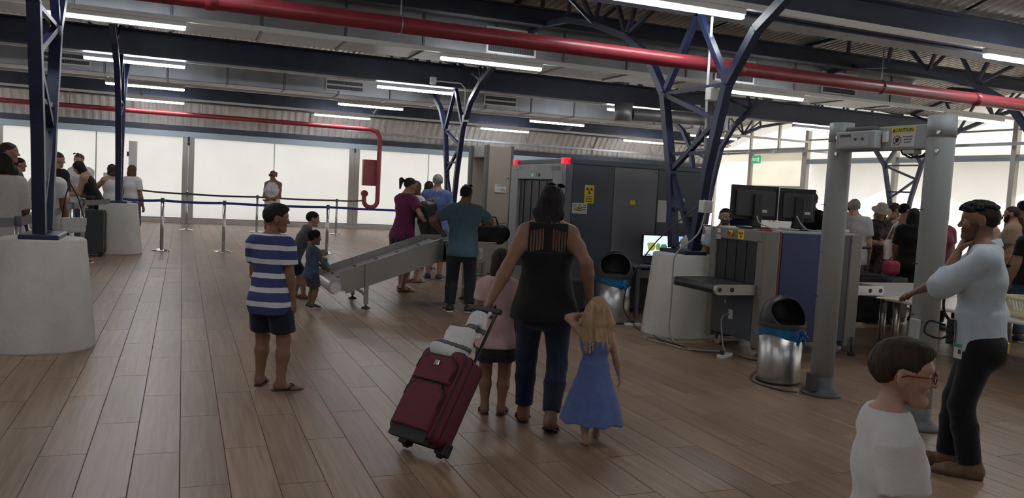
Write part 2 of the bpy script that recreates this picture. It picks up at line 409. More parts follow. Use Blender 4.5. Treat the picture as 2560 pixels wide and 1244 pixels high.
# ------------------------------------------------------------------ steel columns on plinths, trusses
CX = [-1.1, 5.4, 11.9, 18.4]
CHZ = [(1.0, .20), (1.9, .36), (2.83, .62), (3.34, 1.05), (3.68, 1.65)]
def plinth(x, y, label):
    n = 40; r0 = [(.42, 0), (.415, .02), (.33, .93), (.315, .945), (0.02, .95)]
    m = MB(); rings = []
    for q, (r, z) in enumerate(r0):
        ring = []
        for i in range(n):
            a = 2*PI*i/n; ca, sa = math.cos(a), math.sin(a)
            k = (abs(ca)**3+abs(sa)**3)**(-1/3)
            rr = r*(.72+.28*k)*(1+.008*math.sin(5*a+q+x)+.006*math.sin(11*a+y))
            ring.append(Vector((rr*ca, rr*sa, z+(.012*math.sin(7*a)+.008*math.sin(13*a) if q == 0 else 0))))
        rings.append(ring)
    for v in rings[0]: v.z = max(0, v.z)
    m.loft(rings)
    return tag(m.build('column_plinth', M_white, None, (x, y, 0)), label, 'plinth')
PLN = {}
names = {(-1.1, 0): 'chunky white plastered plinth under the blue lattice column beside the queue, nearest the striped boy',
         (-1.1, 1): 'white tapered plinth next to the big dark suitcase in the queue', (-1.1, 2): 'white plinth against the blinds behind the two women in white tops',
         (5.4, 0): 'white plinth with a cable hole between the monitor desk and the small scanner', (5.4, 1): 'white plinth behind the tall beige scanning portal',
         (5.4, 2): 'white plinth by the red hose pipe at the blinds', (11.9, 1): 'white plinth behind the big grey scanner', (11.9, 2): 'white plinth by the blinds behind the big scanner',
         (18.4, 1): 'white plinth behind the crowd at the right wall', (18.4, 2): 'white plinth in the corner by the exit door'}
def column(x, k):
    y = YG[k]
    c = empty('steel_column', (x, y, 0), 0, 'navy blue steel lattice column flaring upwards, standing on '+names[(x, k)].split(' with ')[0].split(' against ')[0].split(' next ')[0].split(' under ')[0].replace('chunky ', 'the chunky ').replace('white plinth', 'the white plinth').replace('white tapered', 'the white tapered')+{0: ' of the front row', 1: ' of the middle row', 2: ' of the wall row'}[k], 'column', 'steel lattice columns')
    MB().bbox((-.15, -.27, .94), (.15, .27, .985), .01).build('base_plate', M_navy2, c)
    for s in (-1, 1):
        for (z0, d0), (z1, d1) in zip(CHZ[:-1], CHZ[1:]): MB().bar((0, s*d0, z0), (0, s*d1, z1), .095).build('chord', M_navy2, c)
        MB().bar((0, s*CHZ[2][1], CHZ[2][0]), (0, 0, 3.7), .07).build('brace', M_navy2, c)
    zz = [(1.05, .2, -1), (1.9, .36, 1), (2.45, .5, -1), (2.83, .62, 1)]
    for (z0, d0, s0), (z1, d1, s1) in zip(zz[:-1], zz[1:]): MB().bar((0, s0*d0, z0), (0, s1*d1, z1), .055).build('lattice_bar', M_navy2, c)
    for z, d in ((1.45, .28), (2.1, .41), (2.83, .62)): MB().bar((0, -d, z), (0, d, z), .04).build('lattice_bar', M_navy2, c)
    return c
def arch(t):  # underside chord of a truss, t in metres from its column
    return 3.68+.62*math.sin(min(1, max(0, (t-1.65)/(4.5-1.65)))*PI/2)
def truss(x, k):
    a, b = YG[k], YG[k+1]; t = empty('roof_truss', (x, a, 0), 0, 'dark arched roof truss over the '+['row of tables', 'middle bay', 'bay by the blinds'][k]+', on the '+{-1.1: 'queue-side', 5.4: 'conveyor-side', 11.9: 'scanner-side', 18.4: 'exit-door-side'}[x]+' column line', 'truss', 'roof trusses')
    L = b-a; bot = [1.65, 2.6, 3.5, 4.5, L-3.5, L-2.6, L-1.65]; bp = [(u, arch(min(u, L-u))) for u in bot]
    for (u0, z0), (u1, z1) in zip(bp[:-1], bp[1:]): MB().bar((0, u0, z0), (0, u1, z1), .085).build('bottom_chord', M_navy, t)
    top = [(u, vault(a+u, a, b)-.06) for u in (.15, 1.2, 2.3, 3.4, L/2, L-3.4, L-2.3, L-1.2, L-.15)]
    for (u0, z0), (u1, z1) in zip(top[:-1], top[1:]): MB().bar((0, u0, z0), (0, u1, z1), .07).build('top_chord', M_navy, t)
    for i, j in ((0, 0), (1, 0), (2, 0), (2, 1), (3, 2), (4, 3), (5, 4), (6, 5), (6, 6), (7, 6), (8, 6), (3, 1), (5, 5)):
        MB().bar((0, top[i][0], top[i][1]), (0, bp[j][0], bp[j][1]), .05).build('web_bar', M_navy, t)
    for s, (u, z) in ((1, bp[1]), (-1, bp[5])):
        for sx in (-1, 1): MB().bar((0, u, z), (sx*.9, u+s*.1, vault(a+u, a, b)-.1), .045).build('side_strut', M_navy, t)
    return t
for x in CX:
    for k in (0, 1, 2):
        if k == 0 and x > 6: continue
        pl_o = plinth(x, YG[k], names[(x, k)]); column(x, k)
        if (x, k) == (5.4, 0): MB().cyl((-.36, -.13, .46), (-.395, -.145, .458), .035, 16).build('cable_hole', M_black, pl_o)
for x in CX:
    for k in (0, 1, 2): truss(x, k)
# nearest right-hand columns stand just outside the frame
for x in (11.9, 18.4):
    names[(x, 0)] = 'white plinth beyond the tables'; plinth(x, YG[0], 'white plinth beyond the inspection tables, '+('scanner side' if x < 12 else 'exit side')); column(x, 0)

# ------------------------------------------------------------------ lights on rails
LY = [7.55, 12.62, 17.2, 21.85, 26.05, 3.0, -1.7]
def light_proto():
    r = empty('ceiling_light', (0, 0, 0))
    MB().bbox((-.88, -.045, .0), (.88, .045, .07), .01).build('housing', M_paint, r)
    MB().bbox((-.87, -.038, -.045), (.87, .038, -.0), .018).build('diffuser_tube', M_tube, r)
    return r
def copy_tree(o, parent=None):
    c = o.copy(); COL.objects.link(c); c.parent = parent
    for ch in o.children: copy_tree(ch, c)
    return c
lp = light_proto(); first = True
for k, y in enumerate(LY):
    rail = MB().box((X0+.2, y-.04, 3.686), (X1-.3, y+.04, 3.75)).build('light_rail', M_paint)
    tag(rail, ['white light rail under the nearest girder', 'white light rail under the near duct', 'white light rail past the middle columns', 'white light rail under the far duct', 'white light rail nearest the blinds', 'white light rail over the open floor', 'white light rail at the back of the hall'][k], 'rail', 'light rails')
    for i in range(-2, 4):
        x = -.88+5.50*i+(.0 if k else .15)
        if k == 0: x = 5.35+5.5*(i-1)-.55
        if x > X1-1.2: continue
        o = lp if first else copy_tree(lp); first = False
        o.location = (x, y, 3.615)
        ends = [proj((x+q, y, 3.6)) for q in (-.88, -.44, 0, .44, .88)]
        if not any(0 <= u <= 2560 and 0 <= v <= 1244 and d > .3 for u, v, d in ends): o.name = 'ceiling_light_offscreen'
        else: o.name = 'ceiling_light'
        tag(o, 'tube light '+['beyond the queue', 'above the queue', 'next to the queue columns', 'on the conveyor side', 'on the scanner side', 'on the crowd side'][i+2]+', '+['hung from the rail under the nearest girder', 'on the rail below the near air duct', 'on the rail past the middle columns', 'on the rail below the far air duct', 'on the rail nearest the blinds', 'on the rail over the open floor', 'on the rail at the back of the hall'][k], 'light', 'tube lights')
# ------------------------------------------------------------------ air ducts
M_grille = mat('grille white', (.55, .55, .54), .5)
M_flange = mat('duct flange', (.16, .16, .17), .5, .6)
def air_duct(y0, z0, z1, d, x0, x1, vents, label):
    r = empty('air_duct', (0, 0, 0), 0, label, 'duct')
    n = max(1, round((x1-x0)/1.25)); w = (x1-x0)/n
    for i in range(n):
        a, b = x0+i*w, x0+(i+1)*w
        s = MB().bbox((a+.012, y0, z0), (b-.012, y0+d, z1), .012).build('duct_section', M_galv, r)
        MB().box((b-.014, y0-.018, z0-.018), (b+.014, y0+d+.018, z1+.018)).build('flange', M_flange, s)
    for k, x in enumerate(vents):
        v = MB().box((x-.42, y0-.02, z0+.12), (x+.42, y0-.004, z1-.12)).build('vent', M_dark, r)
        fr = MB(); zz0, zz1 = z0+.12, z1-.12
        for lo, hi in (((x-.45, zz0-.03), (x+.45, zz0)), ((x-.45, zz1), (x+.45, zz1+.03)), ((x-.45, zz0), (x-.42, zz1)), ((x+.42, zz0), (x+.45, zz1)), ((x-.42, (zz0+zz1)/2-.02), (x+.42, (zz0+zz1)/2+.02))):
            fr.box((lo[0], y0-.035, lo[1]), (hi[0], y0-.004, hi[1]))
        fr.build('vent_frame', M_grille, v)
        for zlo, zhi in ((zz0, (zz0+zz1)/2-.02), ((zz0+zz1)/2+.02, zz1)):
            sl = MB()
            for q in range(26): sl.box((x-.41+q*.0325, y0-.03, zlo), (x-.41+q*.0325+.009, y0-.012, zhi))
            so = sl.build('vent_louvres', M_flange, v); so['kind'] = 'stuff'
    for x in np.arange(x0+.6, x1, 2.5):
        MB().cyl((x, y0-.03, z1), (x, y0-.03, z1+.30), .006, 6).build('hanger_rod', M_galv, r)
    return r
air_duct(13.0, 3.746, 4.36, .9, -11.5, 13.6, (-9.6, -3.6, 5.08, 9.65, 12.2), 'big galvanised air duct with grilles above the near red pipe')
air_duct(19.6, 3.60, 4.04, .8, -11.5, 14.5, (-2.3, 3.5, 7.45, 11.5), 'galvanised air duct with grilles running past the middle columns')
# duct elbow and transition at the end of the near duct, with round duct above
el = empty('duct_elbow', (13.63, 13.45, 4.05), 0, 'rounded galvanised duct bend at the end of the near duct', 'duct')
m = MB(); m.loft([[Vector((.0+math.sin(t)*.55, s*.45, (1-math.cos(t))*.0+dz)) for s, dz in ((-1, -.26), (1, -.26), (1, .26), (-1, .26))] for t in (0, .5, 1.0, PI/2)], True, False); m.build('bend', M_galv, el)
m = MB(); m.loft([MB().ring((.35+.5*math.sin(a*PI/2), .1, .12+.28*a), (math.cos(a*PI/2), 0, .3+math.sin(a*PI/2)), .30-.02*a, 24, (0, 1, 0)) for a in np.linspace(0, 1, 7)]); m.build('round_branch', M_galv, el)
fd = empty('flexible_duct', (15.4, 12.6, 4.0), 0, 'short dark round fan duct hanging under the roof by the right wall', 'duct')
MB().cyl((-.8, -.2, 0), (.9, .2, .12), .17, 20).build('duct_tube', M_dark, fd); MB().cyl((-.82, -.205, 0), (-.80, -.2, 0), .06, 14).build('fan_hub', M_frame, fd)
fd2 = empty('round_duct', (11.2, 16.0, 3.42), 0, 'fat grey round duct hanging above the walk-through detector', 'duct')
MB().cyl((-2.0, .0, -.02), (.2, 0, .02), .14, 20).build('duct_tube', M_galv, fd2); MB().cyl((.2, 0, -.22), (.2, 0, .30), .27, 24).build('duct_drum', M_galv, fd2); MB().cyl((-2.2, 0, -.2), (-2.2, 0, .2), .2, 20).build('duct_drum', M_galv, fd2)
MB().cyl((-1, 0, .1), (-1, 0, .55), .01, 6).build('hanger_rod', M_galv, fd2); MB().cyl((.2, 0, .28), (.2, 0, .6), .01, 6).build('hanger_rod', M_galv, fd2)

# ------------------------------------------------------------------ red fire pipes
rp = empty('fire_pipe', (0, 8.0, 3.125), 0, 'long red fire pipe passing through the nearest column heads', 'pipe')
MB().cyl((X0+.1, 0, 0), (X1-.2, 0, 0), .082, 20).build('pipe_run', M_red, rp)
for x in (-2.7, 1.95, 8.2, 12.6): 
    MB().tube([(x, 0, .5), (x, 0, .13)]+[(x, .088*math.sin(t), .088*math.cos(t)+.0) for t in np.linspace(0, 2*PI, 13)], .007, 6).build('pipe_hanger', M_galv, rp)
for x in (-4, .2, 6.0, 9.9): MB().cyl((x-.05, 0, 0), (x+.05, 0, 0), .09, 20).build('pipe_coupling', M_red, rp)
fp = empty('hose_pipe', (0, 0, 0), 0, 'red fire pipe along the blinds dropping to a hose valve', 'pipe')
py = 26.25
MB().tube([(X0+.1, py, 3.29), (5.55, py, 3.29), (5.78, py, 3.22), (5.88, py, 3.02), (5.88, py, 1.02)]+arc((5.66, py, 1.0), .22, 0, -180, 8)+[(5.44, py, 1.2)], .075, 16).build('pipe_run', M_red, fp)
MB().cyl((5.44, py-.09, 1.22), (5.44, py+.02, 1.22), .11, 16).build('valve', M_red, fp)
MB().tube([(5.44+.09*math.cos(t), py-.14, 1.22+.09*math.sin(t)) for t in np.linspace(0, 2*PI, 14)[:-1]], .014, 6, True).build('valve_wheel', M_red, fp)
for x in (-8.0, -3, .5, 3.2): MB().cyl((x, py, 3.3), (x, py, 3.75), .012, 6).build('pipe_hanger', M_galv, fp)
hb = empty('hose_cabinet', (5.62, 26.45, 1.9), 0, 'red metal hose cabinet on the column by the blinds', 'cabinet')
MB().bbox((-.22, -.1, -.42), (.22, .1, .42), .01).build('cabinet_body', M_red, hb); MB().bbox((-.2, -.112, -.4), (.2, -.1, .4), .004).build('cabinet_door', M_red, hb); MB().bbox((.13, -.13, -.03), (.16, -.11, .05), .004).build('handle', M_dark, hb)

# ------------------------------------------------------------------ cable trays, conduits, cameras, exit sign, boxes
ct = empty('cable_tray', (0, 27.25, 3.22), 0, 'perforated cable tray running along the corrugated eave', 'tray')
MB().box((5.0, -.06, 0), (X1-.3, .06, .012)).box((5.0, -.065, 0), (X1-.3, -.058, .06)).build('tray', M_galv, ct)
for x in np.arange(6.3, 19, 2.6): MB().bar((x, 0, 0), (x, .2, .3), .03).build('bracket', M_frame, ct)
ct2 = empty('cable_tray', (18.95, 0, 3.34), 0, 'perforated cable tray in front of the gable carrying the exit sign', 'tray')
MB().box((-.06, 12.0, 0), (.06, 26.4, .012)).box((-.065, 12.0, 0), (-.058, 26.4, .07)).build('tray', M_galv, ct2)
for y in (22.9, 24.3, 25.5): MB().bbox((-.08, y-.07, -.02), (.0, y+.07, .12), .01).build('junction_box', M_paint, ct2)
for y in (13.5, 17.5, 21.0): MB().bar((0, y, 0), (.7, y, .0), .04).build('bracket', M_frame, ct2)
M_green = mat('green exit sign', (.02, .35, .14), .4, emit=(.03, .5, .2), estr=.5)
es = empty('exit_sign', (18.92, 23.85, 3.135), 0, 'small green illuminated exit sign hanging over the door', 'sign')
MB().bbox((-.02, -.23, -.14), (.02, .23, .14), .008).build('sign_face', M_green, es)
MB().cyl((0, -.12, .14), (0, -.12, .2), .006, 6).build('sign_hanger', M_frame, es); MB().cyl((0, .12, .14), (0, .12, .2), .006, 6).build('sign_hanger', M_frame, es)
M_signw = mat('sign white', (.9, .9, .88), .5, emit=(.8, .9, .85), estr=.4)
me = text_mesh('האיצי', .16, bold=True); me.transform(Matrix.Rotation(PI/2, 4, 'X')); me.transform(Matrix.Rotation(-PI/2, 4, 'Z'))
link('sign_lettering', me, M_signw, es, (-.022, .05, 0))
m = MB(); m.bar((-.024, -.12, -.08), (-.024, -.17, .0), .03, .006); m.bar((-.024, -.17, 0), (-.024, -.13, .08), .04, .006); m.bar((-.024, -.15, .0), (-.024, -.19, -.09), .03, .006); m.bar((-.024,-.14,.06),(-.024,-.2,.04),.025,.006); m.build('running_figure', M_signw, es)

def conduit(pts, label, box_at=None, m=M_paint):
    c = empty('wall_conduit', pts[0], 0, label, 'conduit'); p0 = Vector(pts[0])
    MB().tube([Vector(p)-p0 for p in pts], .014, 8).build('conduit_pipe', m, c)
    for b in box_at or []: MB().bbox(tuple(Vector(b)-p0-Vector((.06, .05, .07))), tuple(Vector(b)-p0+Vector((.06, .05, .07))), .01).build('junction_box', m, c)
conduit([(5.40, 7.74, 3.6), (5.40, 7.74, 2.75), (5.40, 7.66, 1.55)], 'thin grey conduit with a socket box on the column behind the small scanner', [(5.40, 7.64, 2.74), (5.40, 7.62, 1.5)])
conduit([(5.4, 16.3, 3.0), (5.4, 16.3, 3.62), (5.3, 16.3, 3.72), (4.7, 16.3, 3.72)], 'bent grey conduit with a box on the middle column behind the conveyor', [(4.7, 16.3, 3.72), (5.4, 16.2, 3.0)])
conduit([(11.9, 16.4, 3.0), (11.9, 16.4, 3.65), (11.8, 16.4, 3.74), (11.2, 16.4, 3.74)], 'bent grey conduit with a box on the column behind the big scanner', [(11.2, 16.4, 3.74)])
def speaker(x, y, z, label):
    s = empty('column_speaker', (x, y, z), 0, label, 'speaker')
    MB().bbox((-.11, -.1, -.42), (.11, .06, .42), .02).build('speaker_case', M_paint, s); MB().bbox((-.16, -.12, -.04), (-.11, -.06, .1), .01).build('speaker_bracket', M_dark, s)
speaker(-1.35, 26.2, 2.0, 'tall white box on the wall-row column behind the two women in white tops')
for x, z in ((-5.05, 2.60), (.15, 2.60)):
    s = empty('security_camera', (x, 27.6, z), 0, 'small dark bracket camera above the post of the blinds, '+('behind the queue' if x < -1 else 'over the empty floor'), 'camera')
    MB().bar((0, 0, 0), (0, -.12, -.06), .03).build('bracket', M_dark, s); MB().cyl((0, -.1, -.1), (0, -.26, -.14), .04, 10).build('camera_body', M_dark, s)

# ------------------------------------------------------------------ stanchions and belts
M_belt_b = mat('blue belt', (.02, .03, .22), .7); M_belt_k = mat('black belt', (.03, .028, .03), .7); M_belt_g = mat('grey belt', (.16, .155, .16), .75)
def stan_proto(h):
    r = empty('stanchion', (0, 0, 0))
    MB().lathe([(.001, .0), (.19, 0), (.19, .012), (.17, .022), (.06, .04), (.034, .05), (.001, .05)], 28).build('base', M_chrome, r)
    MB().lathe([(.033, .04), (.033, h-.09)], 18, cap=True).build('post', M_steel, r)
    MB().lathe([(.036, h-.09), (.036, h-.005), (.030, h), (.001, h)], 18).build('belt_head', M_dark, r)
    return r
sp0 = stan_proto(1.05); sfirst = [True]
def stanchion(x, y, label, grp, rz=0):
    o = sp0 if sfirst[0] else copy_tree(sp0); sfirst[0] = False
    o.location = (x, y, 0); o.rotation_euler = (0, 0, rz); tag(o, label, 'stanchion', grp); return o
def belt(p, q, m, label, z=1.0, w=.05, sag=.015):
    b = MB(); n = 8; rings = []
    p, q = Vector(p), Vector(q); d = (q-p).normalized(); nn = Vector((-d.y, d.x, 0))*.0015
    for i in range(n+1):
        t = i/n; c = p.lerp(q, t); zz = z-sag*4*t*(1-t)
        rings.append([Vector((c.x, c.y, zz-w/2))-nn, Vector((c.x, c.y, zz-w/2))+nn, Vector((c.x, c.y, zz+w/2))+nn, Vector((c.x, c.y, zz+w/2))-nn])
    b.loft(rings, True, False); return tag(b.build('barrier_belt', m), label, 'belt')
fs = [(-.36, 17.62), (.80, 17.58), (2.91, 17.74)]
for (x, y), l in zip(fs, ('steel stanchion with blue belt nearest the queue', 'steel stanchion with blue belt behind the striped boy', 'steel stanchion with blue belt behind the two small boys')): stanchion(x, y, l, 'stanchions of the blue belt')
for p, q, l in (((-1.1, 17.5), fs[0], 'blue barrier belt from the column to the first stanchion'), (fs[0], fs[1], 'blue barrier belt between the stanchions left of the striped boy'), (fs[1], fs[2], 'blue barrier belt behind the boys'), (fs[2], (5.4, 17.95), 'blue barrier belt running behind the woman in maroon')):
    d = (Vector((*q, 0))-Vector((*p, 0))).normalized()*.037; belt((p[0]+d.x, p[1]+d.y, 0), (q[0]-d.x, q[1]-d.y, 0), M_belt_b, l, 1.0)
fs2 = [(.12, 24.2), (1.98, 24.22), (4.22, 24.2), (8.9, 20.6)]
for (x, y), l in zip(fs2, ('steel stanchion with black belt in front of the first blind post', 'steel stanchion with black belt in front of the woman by the blinds', 'steel stanchion with black belt by the second blind post', 'steel stanchion with black belt between the tall portal and the big scanner')): stanchion(x, y, l, 'stanchions of the black belt')
for p, q, l in (((-1.1, 26.1), fs2[0], 'black barrier belt from the wall column'), (fs2[0], fs2[1], 'black barrier belt left of the woman by the blinds'), (fs2[1], fs2[2], 'black barrier belt in front of the woman by the blinds'), (fs2[2], (5.4, 26.0), 'black barrier belt ending at the red hose pipe'), (fs2[3], (10.6, 21.6), 'black barrier belt behind the big scanner')):
    d = (Vector((*q, 0))-Vector((*p, 0))).normalized()*.037; belt((p[0]+d.x, p[1]+d.y, 0), (q[0]-d.x, q[1]-d.y, 0), M_belt_k, l, 1.0)
stanchion(6.02, 14.5, 'steel stanchion with black belt beside the mother, in front of the tall portal', 'stanchions of the black belt')
stanchion(7.0, 13.6, 'steel stanchion with black belt half hidden behind the mother', 'stanchions of the black belt')
belt((6.05, 14.46, 0), (6.97, 13.63, 0), M_belt_k, 'black barrier belt between the portal and the big scanner', 1.0, .07)
ql = [(-1.52, 15.15), (-1.50, 13.55), (-1.50, 9.30)]
for (x, y), l in zip(ql, ('steel stanchion with grey belt in front of the big dark suitcase', 'steel stanchion with grey belt left of the big dark suitcase', 'steel stanchion with grey belt beside the woman in the loose white shirt')): stanchion(x, y, l, 'stanchions of the queue')
stanchion(-1.36, 19.9, 'steel stanchion mostly hidden behind the tapered plinth', 'stanchions of the queue')
stanchion(-1.73, 7.97, 'steel stanchion base peeping out beside the chunky front plinth', 'stanchions of the queue')
for p, q, l in (((-1.50, 9.30), (-2.9, 8.7), 'grey belt in front of the woman in the loose white shirt'), ((-1.50, 9.30), (-1.50, 13.55), 'grey belt passing behind the front column'), ((-1.50, 13.55), (-1.52, 15.15), 'grey belt in front of the suitcase'), ((-1.52, 15.15), (-1.2, 16.5), 'grey belt tied to the middle column')):
    d = (Vector((*q, 0))-Vector((*p, 0))).normalized()*.037; belt((p[0]+d.x, p[1]+d.y, 0), (q[0]-d.x, q[1]-d.y, 0), M_belt_g, l, .99, .09)

# ------------------------------------------------------------------ inclined conveyor
M_beltw = mat('worn white conveyor belt', (.50, .50, .50), .35, .2, .1, 30, .12, 8); M_cleat = mat('belt cleat', (.12, .12, .12), .6)
M_st2 = mat('dull stainless sheet', (.40, .39, .37), .42, .85, .06, 6, .08, 2)
cv = empty('conveyor', (1.71, 10.02, 0), 0, 'inclined stainless luggage conveyor with a white belt', 'conveyor')
LEN, SL, Z0, WID = 1.42, math.atan2(.50, 1.42), .30, .86          # sloping run, from the low end
L = math.hypot(1.42, .50); RM_ = Matrix.Translation((0, 0, Z0)) @ Matrix.Rotation(-SL, 4, 'Y')
for y, nm in ((0, 'side_plate'), (WID, 'side_plate')):
    MB().box((.14 if y == 0 else -.0, y-.006, -.17 if y == 0 else -.10), (L+.02, y+.006, .10), RM_).build(nm, M_st2, cv)
    MB().box((.14 if y == 0 else 0, y-.014, .095), (L, y+.014, .107), RM_).build('side_lip', M_st2, cv)
bm = MB(); path = [(.0, -.10)]+[(.04+.085*math.cos(t), -.06+.085*math.sin(t)) for t in np.linspace(-PI*.6, -PI*1.5, 10)]+[(L+.05, .025), (L+.05, .01), (.2, -.15)]
bm.loft([[RM_ @ Vector((x, y, z)) for x, z in path] for y in (.02, WID-.02)], True, False); bm.build('belt', M_beltw, cv)
MB().cyl(RM_ @ Vector((.04, .0, -.06)), RM_ @ Vector((.04, .02, -.06)), .07, 18).build('end_roller', M_paint, cv)
for i in range(5):
    for y in (.22, .62):
        cx = .12+i*.30; MB().box((cx, y-.06, .024), (cx+.035, y+.06, .030), RM_).build('cleat', M_cleat, cv)
fx = 1.42
MB().box((fx, -.006, .60), (fx+.70, .006, .86)).build('side_plate', M_st2, cv); MB().box((fx, WID-.006, .60), (fx+.70, WID+.006, .90)).build('side_plate', M_st2, cv)
MB().box((fx, .02, .74), (fx+.66, WID-.02, .81)).build('belt', M_beltw, cv); MB().box((fx, -.02, .855), (fx+.72, .02, .875)).build('side_lip', M_st2, cv)
MB().bbox((fx+.36, -.07, .64), (fx+.52, -.01, .80), .015).build('motor_box', M_paint, cv); MB().cyl((fx+.44, -.10, .72), (fx+.44, -.07, .72), .05, 16).build('motor_cap', M_frame, cv)
for x, h in ((.44, .36), (2.0, .62)):
    for y in (.0, WID):
        lg = MB().bbox((x-.025, y-.035, .06), (x+.025, y+.015, h+.2 if x < 1 else h), .006).build('leg', M_st2, cv)
        MB().lathe([(.001, 0), (.055, 0), (.055, .015), (.02, .035), (.012, .04), (.012, .08), (.001, .08)], 16, (x, y-.01, 0)).build('foot', M_dark, lg)
    MB().box((x-.02, 0, .16), (x+.02, WID, .2)).build('cross_bar', M_st2, cv)

# ------------------------------------------------------------------ big cargo scanner
M_bx1 = mat('scanner charcoal panel', (.064, .074, .094), .45, 0, .03, 60, .06, 2); M_bx2 = mat('scanner grey panel', (.165, .165, .19), .45, 0, .03, 60)
M_bxf = mat('scanner light grey front', (.40, .41, .43), .45); M_redl = mat('red lamp', (.7, .01, .03), .3, emit=(1, .02, .05), estr=.7)
M_yel = mat('yellow sticker', (.72, .60, .02), .5); M_paper = mat('paper', (.62, .62, .60), .8); M_curt = mat('lead curtain', (.045, .047, .055), .5)
bx = empty('baggage_scanner', (4.62, 9.62, 0), 0, 'huge dark grey baggage scanner with a tunnel and yellow radiation sticker', 'scanner')
BXL, BXD, BXH = 2.16, 1.8, 2.02
MB().box((.06, .03, .06), (BXL-.03, BXD-.03, BXH-.06)).build('body', M_dark, bx)
for a, b, m in ((.10, .72, M_bx1), (.72, 1.40, M_bx2), (1.40, BXL-.06, M_bx1)):
    p = MB().bbox((a+.003, -.0, .05), (b-.003, .04, BXH-.07), .006).build('side_panel', m, bx)
    for zz in (BXH-.11,):
        MB().cyl((b-.04, -.006, zz), (b-.04, .0, zz), .012, 10).build('lock', M_black, p)
MB().bbox((.0, -.005, .03), (.10, .10, BXH-.04), .01).build('corner_post', M_bx2, bx); MB().bbox((BXL-.06, -.005, .03), (BXL, .10, BXH-.04), .01).build('corner_post', M_bx2, bx)
MB().bbox((.0, -.01, BXH-.07), (BXL, BXD, BXH), .012).build('top_rail', M_bx1, bx)
# tunnel face on the -X end
for lo, hi in (((0, .0), (.30, BXH-.07)), ((BXD-.28, 0), (BXD, BXH-.07)), ((.30, 1.72), (BXD-.28, BXH-.07)), ((.30, 0), (BXD-.28, .70))):
    MB().bbox((-.05, lo[0]+.002, lo[1]+.02), (.06, hi[0]-.002, hi[1]), .008).build('front_frame', M_bxf, bx)
for i in range(9):
    y = .32+i*(BXD-.62)/9
    MB().box((-.005+.01*(i % 2), y, .74), (.0+.01*(i % 2), y+(BXD-.62)/9+.012, 1.72)).build('curtain_strip', M_curt, bx)
MB().box((-.5, .34, .58), (.0, BXD-.32, .72)).build('infeed_belt', M_dark, bx)
for x, y in ((-.02, .02), (BXL-.06, .02), (-.02, BXD-.10)): MB().bbox((x-.02, y-.03, BXH-.075), (x+.075, y+.075, BXH+.01), .008).build('warning_lamp', M_redl, bx)
for i, (y, m) in enumerate(((.75, M_black), (.86, M_paper), (.97, M_green))): MB().cyl((-.06, y, 1.80), (-.048, y, 1.80), .025, 12).build('button', m, bx)
MB().box((-.056, .82, 1.86), (-.049, 1.02, 1.95)).build('sticker', M_paper, bx); MB().box((-.056, 1.45, 1.88), (-.049, 1.72, 1.95)).build('name_plate', M_paper, bx); MB().box((-.056, .08, 1.86), (-.049, .34, 1.92)).build('name_plate', M_bx2, bx)
def trefoil(parent, M, r, m, m2=None):
    t = MB()
    for k in range(3):
        a0 = PI/2+PI/3*0+k*2*PI/3-PI/6+PI; pts = [Vector((r*.28*math.cos(a0+PI/3*i/6), 0, r*.28*math.sin(a0+PI/3*i/6))) for i in range(7)]+[Vector((r*math.cos(a0+PI/3*(6-i)/6), 0, r*math.sin(a0+PI/3*(6-i)/6))) for i in range(7)]
        n = len(pts); vs = [M @ p for p in pts]+[M @ (p+Vector((0, .0015, 0))) for p in pts]
        t._add(vs, [list(range(n))[::-1], list(range(n, 2*n))]+[(i, (i+1) % n, n+(i+1) % n, n+i) for i in range(n)], False)
    t.sphere(M @ Vector((0, 0, 0)), r*.17, 6, (1, .1, 1)); return t.build('radiation_symbol', m, parent)
M_brown = mat('dark red print', (.16, .02, .02), .6); M_ink = mat('black print', (.02, .02, .02), .6)
def print_lines(parent, x, y, z, w, n, dz, m, h=.008, seed=1):
    r = random.Random(seed)
    for i in range(n): MB().box((x-w/2*r.uniform(.7, 1), y-.001, z-i*dz), (x+w/2*r.uniform(.7, 1), y, z-i*dz+h)).build('print_line', m, parent)
st = MB().box((.285, -.004, 1.45), (.425, -.0005, 1.69)).build('radiation_sticker', M_yel, bx); trefoil(st, Matrix.Translation((.355, -.006, 1.62)), .05, M_brown); print_lines(st, .355, -.0045, 1.535, .11, 4, .022, M_ink)
st = MB().box((.115, -.004, 1.31), (.335, -.0005, 1.45)).build('warning_sticker', M_paper, bx)
tr = MB(); tri = [(.06*1.05*math.cos(a), .06*1.05*math.sin(a)) for a in (PI/2, PI/2+2*PI/3, PI/2+4*PI/3)]
tr.prism([(.225+u, 1.375+v) for u, v in tri], 1, -.0055, -.004); tr.build('warning_triangle', M_ink, st)
tr = MB(); tr.prism([(.225+u*.8, 1.375+v*.8) for u, v in tri], 1, -.0065, -.005); tr.build('warning_triangle', M_yel, st); trefoil(st, Matrix.Translation((.225, -.008, 1.37)), .026, M_ink)
for sx in (.155, .295): print_lines(st, sx, -.0045, 1.42, .05, 3, .03, M_ink)
MB().box((.98, -.004, 1.46), (1.06, -.0005, 1.52)).build('sticker', M_yel, bx)
for x0, z0, w, h in ((1.42, 1.24, .14, .30), (1.64, 1.24, .2, .34)):
    p = MB().box((x0, -.004, z0), (x0+w, -.0005, z0+h)).build('taped_notice', M_paper, bx); print_lines(p, x0+w/2, -.0045, z0+h-.04, w*.8, 10, .025, M_frame, .006)
for x, y in ((.15, .15), (BXL-.15, .15), (.15, BXD-.15), (BXL-.15, BXD-.15)): MB().cyl((x, y, 0), (x, y, .07), .05, 12).build('foot', M_black, bx)

